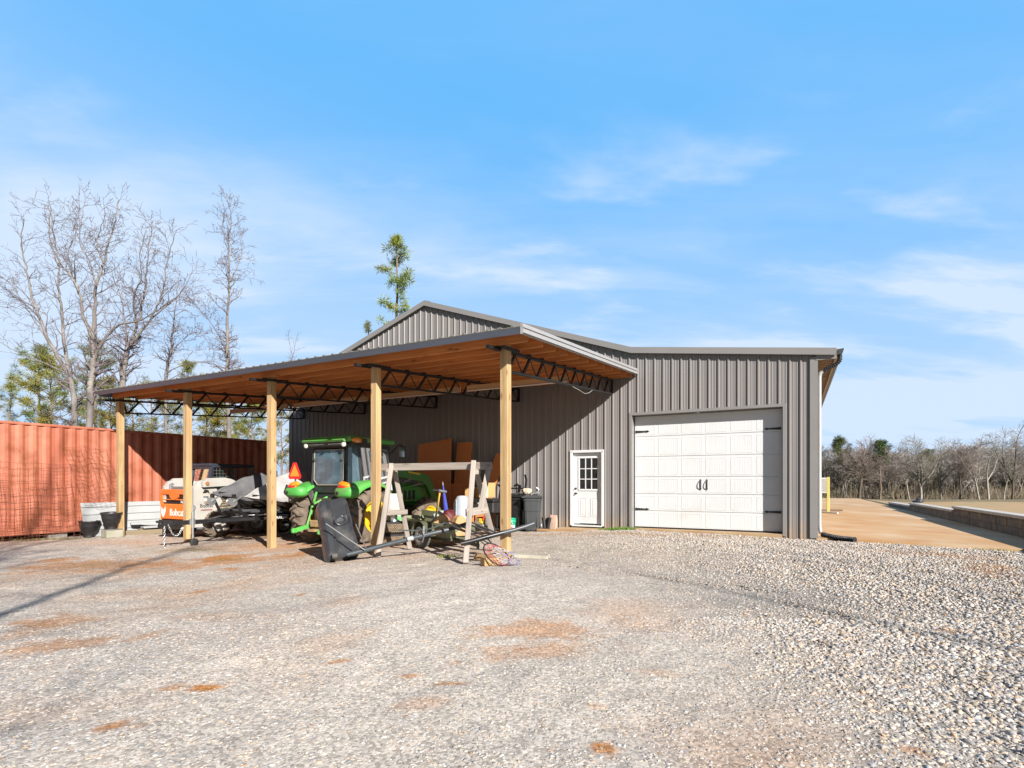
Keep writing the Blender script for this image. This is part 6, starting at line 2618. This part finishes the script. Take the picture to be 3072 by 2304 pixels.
traced_tree('thin grey bare tree between the wide crown and the slender tree', 36, [
    (0, .15, .09, [(492, 1310), (498, 1150), (510, 1060), (520, 980)]),
    (0, .08, .015, [(520, 980), (528, 910), (534, 850)]),
    (1, .06, .015, [(498, 1120), (560, 1090), (640, 1085), (680, 1100)]),
    (-1, .05, .012, [(510, 1060), (560, 1010), (600, 1000), (650, 1060)])], 25, 1.7, .8, 3, t0=.2)
traced_tree('bare sapling top showing above the carport roof near its middle', 40, [
    (0, .10, .05, [(872, 1310), (874, 1180), (876, 1070)]),
    (0, .03, .01, [(876, 1070), (870, 1030), (862, 1000)]),
    (0, .03, .01, [(876, 1070), (886, 1030), (892, 1000)])], 26, .9, .8, 2, t0=.4)

# --- pines
NEED = M('pine needles', (.085, .115, .022), (.14, .15, .035), rough=.8, scale=.8, attr='tint')


def pine(label, px, pyb, pyt, D, seed, wide, crown0=.3, dens=1.0, group='pines behind the container', lean=0.0, tone=(1, 1, 1), clump=.55, nb=34, bare=.35):
    r = random.Random(seed)
    rg = np.random.default_rng(seed)
    top = ray(px, pyt, D)
    gzv = float(gz(top.x, D))
    base = Vector((top.x - lean, D, gzv))
    H = top.z - gzv
    o = thing('pine_tree', label, 'tree', base, 0, group)
    t = MB()
    n = 10
    tp = [Vector((lean * (i / n) + r.gauss(0, .05) * (i > 0), r.gauss(0, .05), H * i / n)) for i in range(n + 1)]
    r0 = .010 * H + .04
    t.tube(tp, [r0 * (1 - .85 * i / n) for i in range(n + 1)], 8)
    cent, csz = [], []
    for k in range(nb):
        f = crown0 + (1 - crown0) * ((k + r.random()) / nb)
        i = min(int(f * n), n - 1)
        p = tp[i].lerp(tp[i + 1], f * n - i)
        an = r.uniform(0, 2 * PI)
        prof = math.sin(PI * min(1, (f - crown0) / (1 - crown0) * .85 + .15)) ** .7
        ln = wide * prof * r.uniform(.5, 1.15)
        d = Vector((math.cos(an), math.sin(an), r.uniform(.1, .6)))
        m = 4
        q = p
        bp_ = [p]
        for j in range(m):
            d = (d + Vector((r.gauss(0, .15), r.gauss(0, .15), .1))).normalized()
            q2 = q + d * ln / m
            bp_.append(q2)
            if j >= 1 and r.random() < .9:
                for _ in range(2):
                    cent.append(q2 + Vector((r.gauss(0, .25), r.gauss(0, .25), r.gauss(.05, .2))) * clump)
                    csz.append(clump * r.uniform(.5, 1.0))
            q = q2
        t.tube(bp_, [.042 - .008 * j for j in range(len(bp_))], 5)
    for k in range(3):
        cent.append(tp[-1] + Vector((r.gauss(0, .1), r.gauss(0, .1), -.25 * k)))
        csz.append(clump * .7)
    t.build('trunk', M('pine bark', (.26, .19, .14), (.18, .13, .10), rough=.95, scale=3), o)
    cent, csz = np.array([tuple(c) for c in cent]), np.array(csz)
    nn = int(62 * dens)
    K = len(cent)
    dv = rg.normal(size=(K, nn, 3))
    dv[:, :, 2] = dv[:, :, 2] * .75 + .25
    dv /= np.linalg.norm(dv, axis=2, keepdims=True)
    rad = csz[:, None, None] * rg.uniform(.0, .5, (K, nn, 1))
    st = cent[:, None, :] + dv * rad
    en = st + dv * csz[:, None, None] * rg.uniform(.2, .42, (K, nn, 1))
    sd = np.cross(dv, rg.normal(size=(K, nn, 3)))
    sd /= np.linalg.norm(sd, axis=2, keepdims=True) + 1e-9
    wv = (csz[:, None, None] * .028)
    V = np.stack([st - sd * wv, st + sd * wv, en + sd * wv * .4, en - sd * wv * .4], axis=2).reshape(-1, 3)
    m = K * nn
    Fq = np.arange(m * 4).reshape(m, 4)
    ct_ = rg.uniform(.6, 1.35, K)
    ht = np.repeat(ct_, nn * 4)[:, None] * np.array(tone)[None]
    yel = np.repeat(rg.uniform(0, 1, K) ** 2, nn * 4)[:, None]
    ht = ht * (1 + yel * np.array([.7, .35, -.1]))
    npmesh('crown', V, Fq, NEED, o, col=ht)
    return o


pine('tall thin pine rising behind the gable roof', 1192, 1000, 712, 42, 43, 1.75, .62, 1.5, 'pines behind the shed', .15, (1.5, 1.7, 1.4), .88, 12)
pine('pine tip just showing over the left gable slope', 1105, 1000, 966, 46, 42, .9, .55, .8, 'pines behind the shed', 0, (1.1, 1.1, 1), .5, 14)
for i, (lab, px, top, D, wd, c0, tone, nb, cl) in enumerate((
        ('bushy bright pine above the left end of the container', 150, 1075, 44, 3.3, .12, (1.35, 1.2, .9), 60, 1.0),
        ('upper dark pine crown behind the leaning bare tree', 118, 1040, 50, 2.6, .45, (.8, 1.0, 1.1), 34, .9),
        ('small open pine at the left edge of the view', 30, 1152, 46, 2.0, .35, (.9, .95, .9), 24, .7),
        ('dark pine behind the tallest bare tree', 285, 1030, 52, 3.0, .3, (.75, .9, .9), 44, 1.0),
        ('olive pine right of the tallest bare tree', 330, 1140, 46, 2.8, .15, (1.2, 1.0, .8), 48, .9),
        ('olive pine behind the first carport post', 400, 1170, 48, 2.8, .1, (1.3, 1.05, .75), 46, .9),
        ('broad pine seen between the first and second posts', 455, 1150, 50, 3.2, .1, (1.1, 1.0, .8), 52, 1.0),
        ('pine tip over the carport roof behind the thin bare tree', 562, 1085, 52, 2.6, .25, (1.2, 1.1, .8), 44, .9),
        ('olive pine seen under the truss right of the second post', 620, 1180, 46, 2.7, .1, (1.35, 1.1, .75), 46, .9),
        ('dark olive pine near the slender bare tree foot', 675, 1200, 52, 2.8, .1, (1.0, 1.0, .8), 46, .9),
        ('round pine seen through the gap left of the third post', 755, 1205, 45, 2.3, .15, (1.15, 1.1, .75), 48, .8),
        ('pine showing between the third post and the blue shaded wall', 845, 1200, 50, 2.2, .3, (1.0, .95, .8), 34, .8))):
    pine(lab, px, 1300, top, D, 60 + i, wd, c0, 1.0, 'pines behind the container', 0, tuple(x * 1.1 for x in tone), cl * .85, int(nb * .72))

# --- the wood across the field: individual trees in front, the mass behind
def wood_tree(seed, H, bark_r, forks, L, dens, maxl, spread=1.0, lean=0.0):
    T = Tree(seed)
    r = T.r
    limbs = []
    trunk_h = H * r.uniform(.2, .38)
    p = T.path(Vector((0, 0, -.3)), Vector((lean, 0, 1)), trunk_h + .3, 4, .05, .05)
    limbs.append((p, [bark_r * (1 - .25 * i / 4) for i in range(5)]))
    for k in range(forks):
        an = 2 * PI * k / forks + r.uniform(-.5, .5)
        ti = r.uniform(.25, .55)
        d = Vector((math.cos(an) * ti * spread + lean, math.sin(an) * ti, 1))
        q = T.path(p[-1], d, (H - trunk_h) * r.uniform(.75, 1.05), 6, .13, .04)
        limbs.append((q, [bark_r * .6 * (1 - .85 * i / 6) for i in range(7)]))
    for pts, rr in limbs[1:]:
        T.sprout(pts, rr, L, 1, maxl, dens, .1, 1.0, .03)
    return T, limbs


def tree_thing(label, px, D, H, seed, bark, forks=4, br=.16, L=2.6, dens=.9, twig=None, lean=0.0, spread=1.0, minr=.018):
    X = (px - 1536) / F * D
    base = Vector((X, D, float(gz(X, D))))
    o = thing('bare_tree', label, 'tree', base, 0, 'bare trees across the field')
    T, limbs = wood_tree(seed, H, br, forks, L, dens, 2, spread, lean)
    t = MB()
    for pts, rr in limbs:
        t.tube(pts, rr, 7)
    t.build('trunk', bark, o)
    P0, P1, R0, R1 = T.twigs()
    V, Fq = segs(P0, P1, np.maximum(R0, minr), np.maximum(R1, minr * .8), 3)
    npmesh('crown', V, Fq, twig or TWIG, o)


TWB = M('reddish brown twigs', (.28, .225, .20), (.225, .18, .155), rough=.95)
TWG = M('olive grey twigs', (.28, .26, .22), (.22, .205, .175), rough=.95)
for i, a in enumerate((
        ('slim white trunked tree leaning right beside the yellow posts', 2523, 96, 10, PALE, 2, .13, 2.2, .8, TWG, .08, .7),
        ('dark spreading tree with a thick low trunk across the field', 2577, 92, 10.5, DARKB, 7, .26, 3.2, 1.1, TWB, 0, 1.5),
        ('thin pale stem between the white trunk and the dark spreading tree', 2540, 98, 9, PALE, 2, .09, 1.8, .8, TWG, .02, .7),
        ('white tree fanning into many stems above the dark bundle on the wall', 2763, 90, 10.5, PALE, 7, .22, 2.6, .9, TWG, 0, 1.1),
        ('leaning white stem left of the fanned white tree', 2730, 94, 9.5, PALE, 3, .13, 2.4, .8, TWB, -.12, .9),
        ('grey tree with a twiggy top right of the fanned white tree', 2823, 94, 11, BARK, 4, .2, 2.6, 1.0, TWG, 0, .9),
        ('white tree leaning steeply left with a second upright stem', 2938, 90, 10.5, PALE, 3, .17, 2.5, .8, TWB, -.16, .8),
        ('white tree forked in a narrow V near the right edge', 2966, 90, 10.5, PALE, 2, .19, 2.6, .9, TWG, .05, 1.3),
        ('pale thin straight tree second from the right edge', 3011, 94, 12.5, PALE, 3, .13, 2.4, .9, TWB, 0, .6),
        ('dark trunked tall tree at the right edge', 3037, 92, 13.5, DARKB, 4, .2, 2.8, .9, TWG, .03, .9),
        ('bushy brown tree seen just right of the downspout', 2470, 98, 10, BARK, 5, .16, 2.8, 1.0, TWG, 0, 1.2),
        ('brown tree in the gap left of the leaning white stem', 2665, 98, 8.5, DARKB, 5, .14, 2.6, 1.1, TWB, 0, 1.2),
        ('dark twisted tree between the grey tree and the leaning white pair', 2880, 92, 9.5, DARKB, 5, .16, 2.6, 1.0, TWB, .05, 1.2))):
    tree_thing(a[0], a[1], a[2], a[3], 300 + i, a[4], a[5], a[6], a[7], a[8], a[9], a[10], a[11])
pine('dark pine top above the far wood left of centre', 2517, 1450, 1322, 97, 90, 2.0, .6, 1.0, 'pines in the far wood', .3, (.55, .7, .8), 1.1, 22)
pine('taller clear cut pine crown above the far wood', 2641, 1450, 1328, 92, 91, 1.9, .62, 1.0, 'pines in the far wood', 0, (.5, .75, .75), 1.0, 22)
pine('olive pine top peeping over the far wood right of centre', 2785, 1450, 1350, 104, 92, 1.2, .7, 1.0, 'pines in the far wood', 0, (.9, .9, .6), .8, 14)

rg = random.Random(77)
protos = []
for k in range(9):
    T, limbs = wood_tree(500 + k, 10, .12, rg.choice((2, 3, 4, 5)), 2.8, 1.0, 2, rg.uniform(.7, 1.2), rg.uniform(-.06, .06))
    a_ = [np.array([tuple(p) for pts, rr in limbs for p in pts[:-1]]), np.array([tuple(p) for pts, rr in limbs for p in pts[1:]]), np.array([x for pts, rr in limbs for x in rr[:-1]]), np.array([x for pts, rr in limbs for x in rr[1:]])]
    b_ = T.twigs()
    protos.append([np.concatenate([a_[j], b_[j]]) for j in range(4)] + [len(a_[0])])
VV, FF, CC = [], [], []
off = 0
for k in range(300):
    D = rg.uniform(101, 150)
    px = rg.uniform(2380, 3300) if k < 250 else rg.uniform(-300, 1000)
    if k >= 250:
        D = rg.uniform(70, 110)
    X = (px - 1536) / F * D
    s = rg.uniform(.62, 1.12) * (1.12 if D > 125 else .95)
    if px > 2850:
        s *= 1.12
    P0, P1, R0, R1, nt_ = protos[k % 9]
    an = rg.uniform(0, 6.28)
    m = np.array([[math.cos(an), -math.sin(an), 0], [math.sin(an), math.cos(an), 0], [0, 0, 1]]) * s
    o_ = np.array([X, D, float(gz(X, D))])
    V, Fq = segs(P0 @ m.T + o_, P1 @ m.T + o_, np.maximum(R0 * s, .032), np.maximum(R1 * s, .026), 3)
    VV.append(V)
    FF.append(Fq + off)
    off += len(V)
    tone = np.array(rg.choice(((.37, .31, .28), (.35, .325, .295), (.30, .265, .24), (.42, .375, .345), (.36, .30, .27)))) * rg.uniform(.8, 1.2)
    c = np.tile(tone, (len(V), 1))
    if rg.random() < .3:
        c[:nt_ * 6] = np.array([.42, .38, .34])
    CC.append(c)
wm = M('wood twigs', (1, 1, 1), (.9, .9, .9), rough=.95, attr='tint')
o = npmesh('woods', np.concatenate(VV), np.concatenate(FF), wm, col=np.concatenate(CC))
tag(o, 'brown leafless wood massed across the field', kind='stuff')
# brushwood under and before the trees
n = 15000
rgn = np.random.default_rng(5)
D = rgn.uniform(95, 150, n)
px = np.where(rgn.uniform(0, 1, n) < .8, rgn.uniform(2380, 3300, n), rgn.uniform(-300, 1000, n))
D = np.where(px < 1200, D * .72, D)
X = (px - 1536) / F * D
Z = gz(X, D)
hh = (.6 + 5.5 * rgn.beta(1.2, 3.2, n)) * (.3 + 1.3 * fbm(X, D, 7, 3))
P0 = np.stack([X, D, Z - .1], -1)
P1 = P0 + np.stack([rgn.normal(0, .5, n), rgn.normal(0, .5, n), hh], -1)
V1, F1 = segs(P0, P1, np.full(n, .03), np.full(n, .018), 3)
t_ = rgn.uniform(.4, .9, n)[:, None]
P2 = P0 + (P1 - P0) * t_
P3 = P2 + np.stack([rgn.normal(0, .6, n), rgn.normal(0, .6, n), rgn.uniform(.2, 1.3, n)], -1)
V2, F2 = segs(P2, P3, np.full(n, .022), np.full(n, .016), 3)
cc = np.array([.27, .21, .165]) * rgn.uniform(.6, 1.35, (n, 1)) * np.where(rgn.uniform(0, 1, (n, 1)) < .25, np.array([[.95, 1.1, .75]]), 1)
cc = np.concatenate([np.repeat(cc, 6, axis=0), np.repeat(cc, 6, axis=0)])
o = npmesh('undergrowth', np.concatenate([V1, V2]), np.concatenate([F1, F2 + len(V1)]), wm, col=cc)
tag(o, 'brown brushwood along the foot of the far wood', kind='stuff')

# --- the two trees behind the viewer whose crowns throw shade over the container and the yard's left side, and two slim ones added for shadow lines on the right
for i, (x, y, H, lab) in enumerate(((1.2, -10.5, 17, 'tall bare tree behind the viewer shading the container'), (-1.6, -7.5, 15, 'second bare tree behind the viewer shading the left of the yard'), (14.2, -12.4, 15.5, 'slender bare tree added behind the viewer to streak the right with shadow'), (17.2, -13.2, 16.5, 'farthest bare tree added behind the viewer for shadow streaks on the right'))):
    o = thing('bare_tree', lab, 'tree', (x, y, float(gz(x, y))), 0, 'bare trees behind the viewer')
    T, limbs = wood_tree(700 + i, H, (.2, .17, .075, .075)[i], (8, 8, 3, 3)[i], 3.2, (.55, .55, .35, .35)[i], 2, (1.3, 1.3, .35, .35)[i])
    t = MB()
    for pts, rr in limbs:
        t.tube(pts, rr, 8)
    t.build('trunk', BARK, o)
    P0, P1, R0, R1 = T.twigs()
    V, Fq = segs(P0, P1, np.maximum(R0, .008), np.maximum(R1, .006), 4)
    npmesh('crown', V, Fq, TWIG, o)

# rusty fence post row glimpsed between the container and the shed
for i, (px, py) in enumerate(((860, 1420), (833, 1412))):
    D = 26 + i
    p = ray(px, py, D)
    g = Vector((p.x, p.y, float(gz(p.x, p.y))))
    o = thing('fence_post', ('dark steel fence post near the shaded shed corner', 'second dark fence post nearer the third carport post')[i], 'post', g, 0, 'steel fence posts')
    MB().tube([(0, 0, -.1), (.05 * (1 - 2 * i), 0, p.z - g.z)], .035, 8).build('post', BLACK, o)
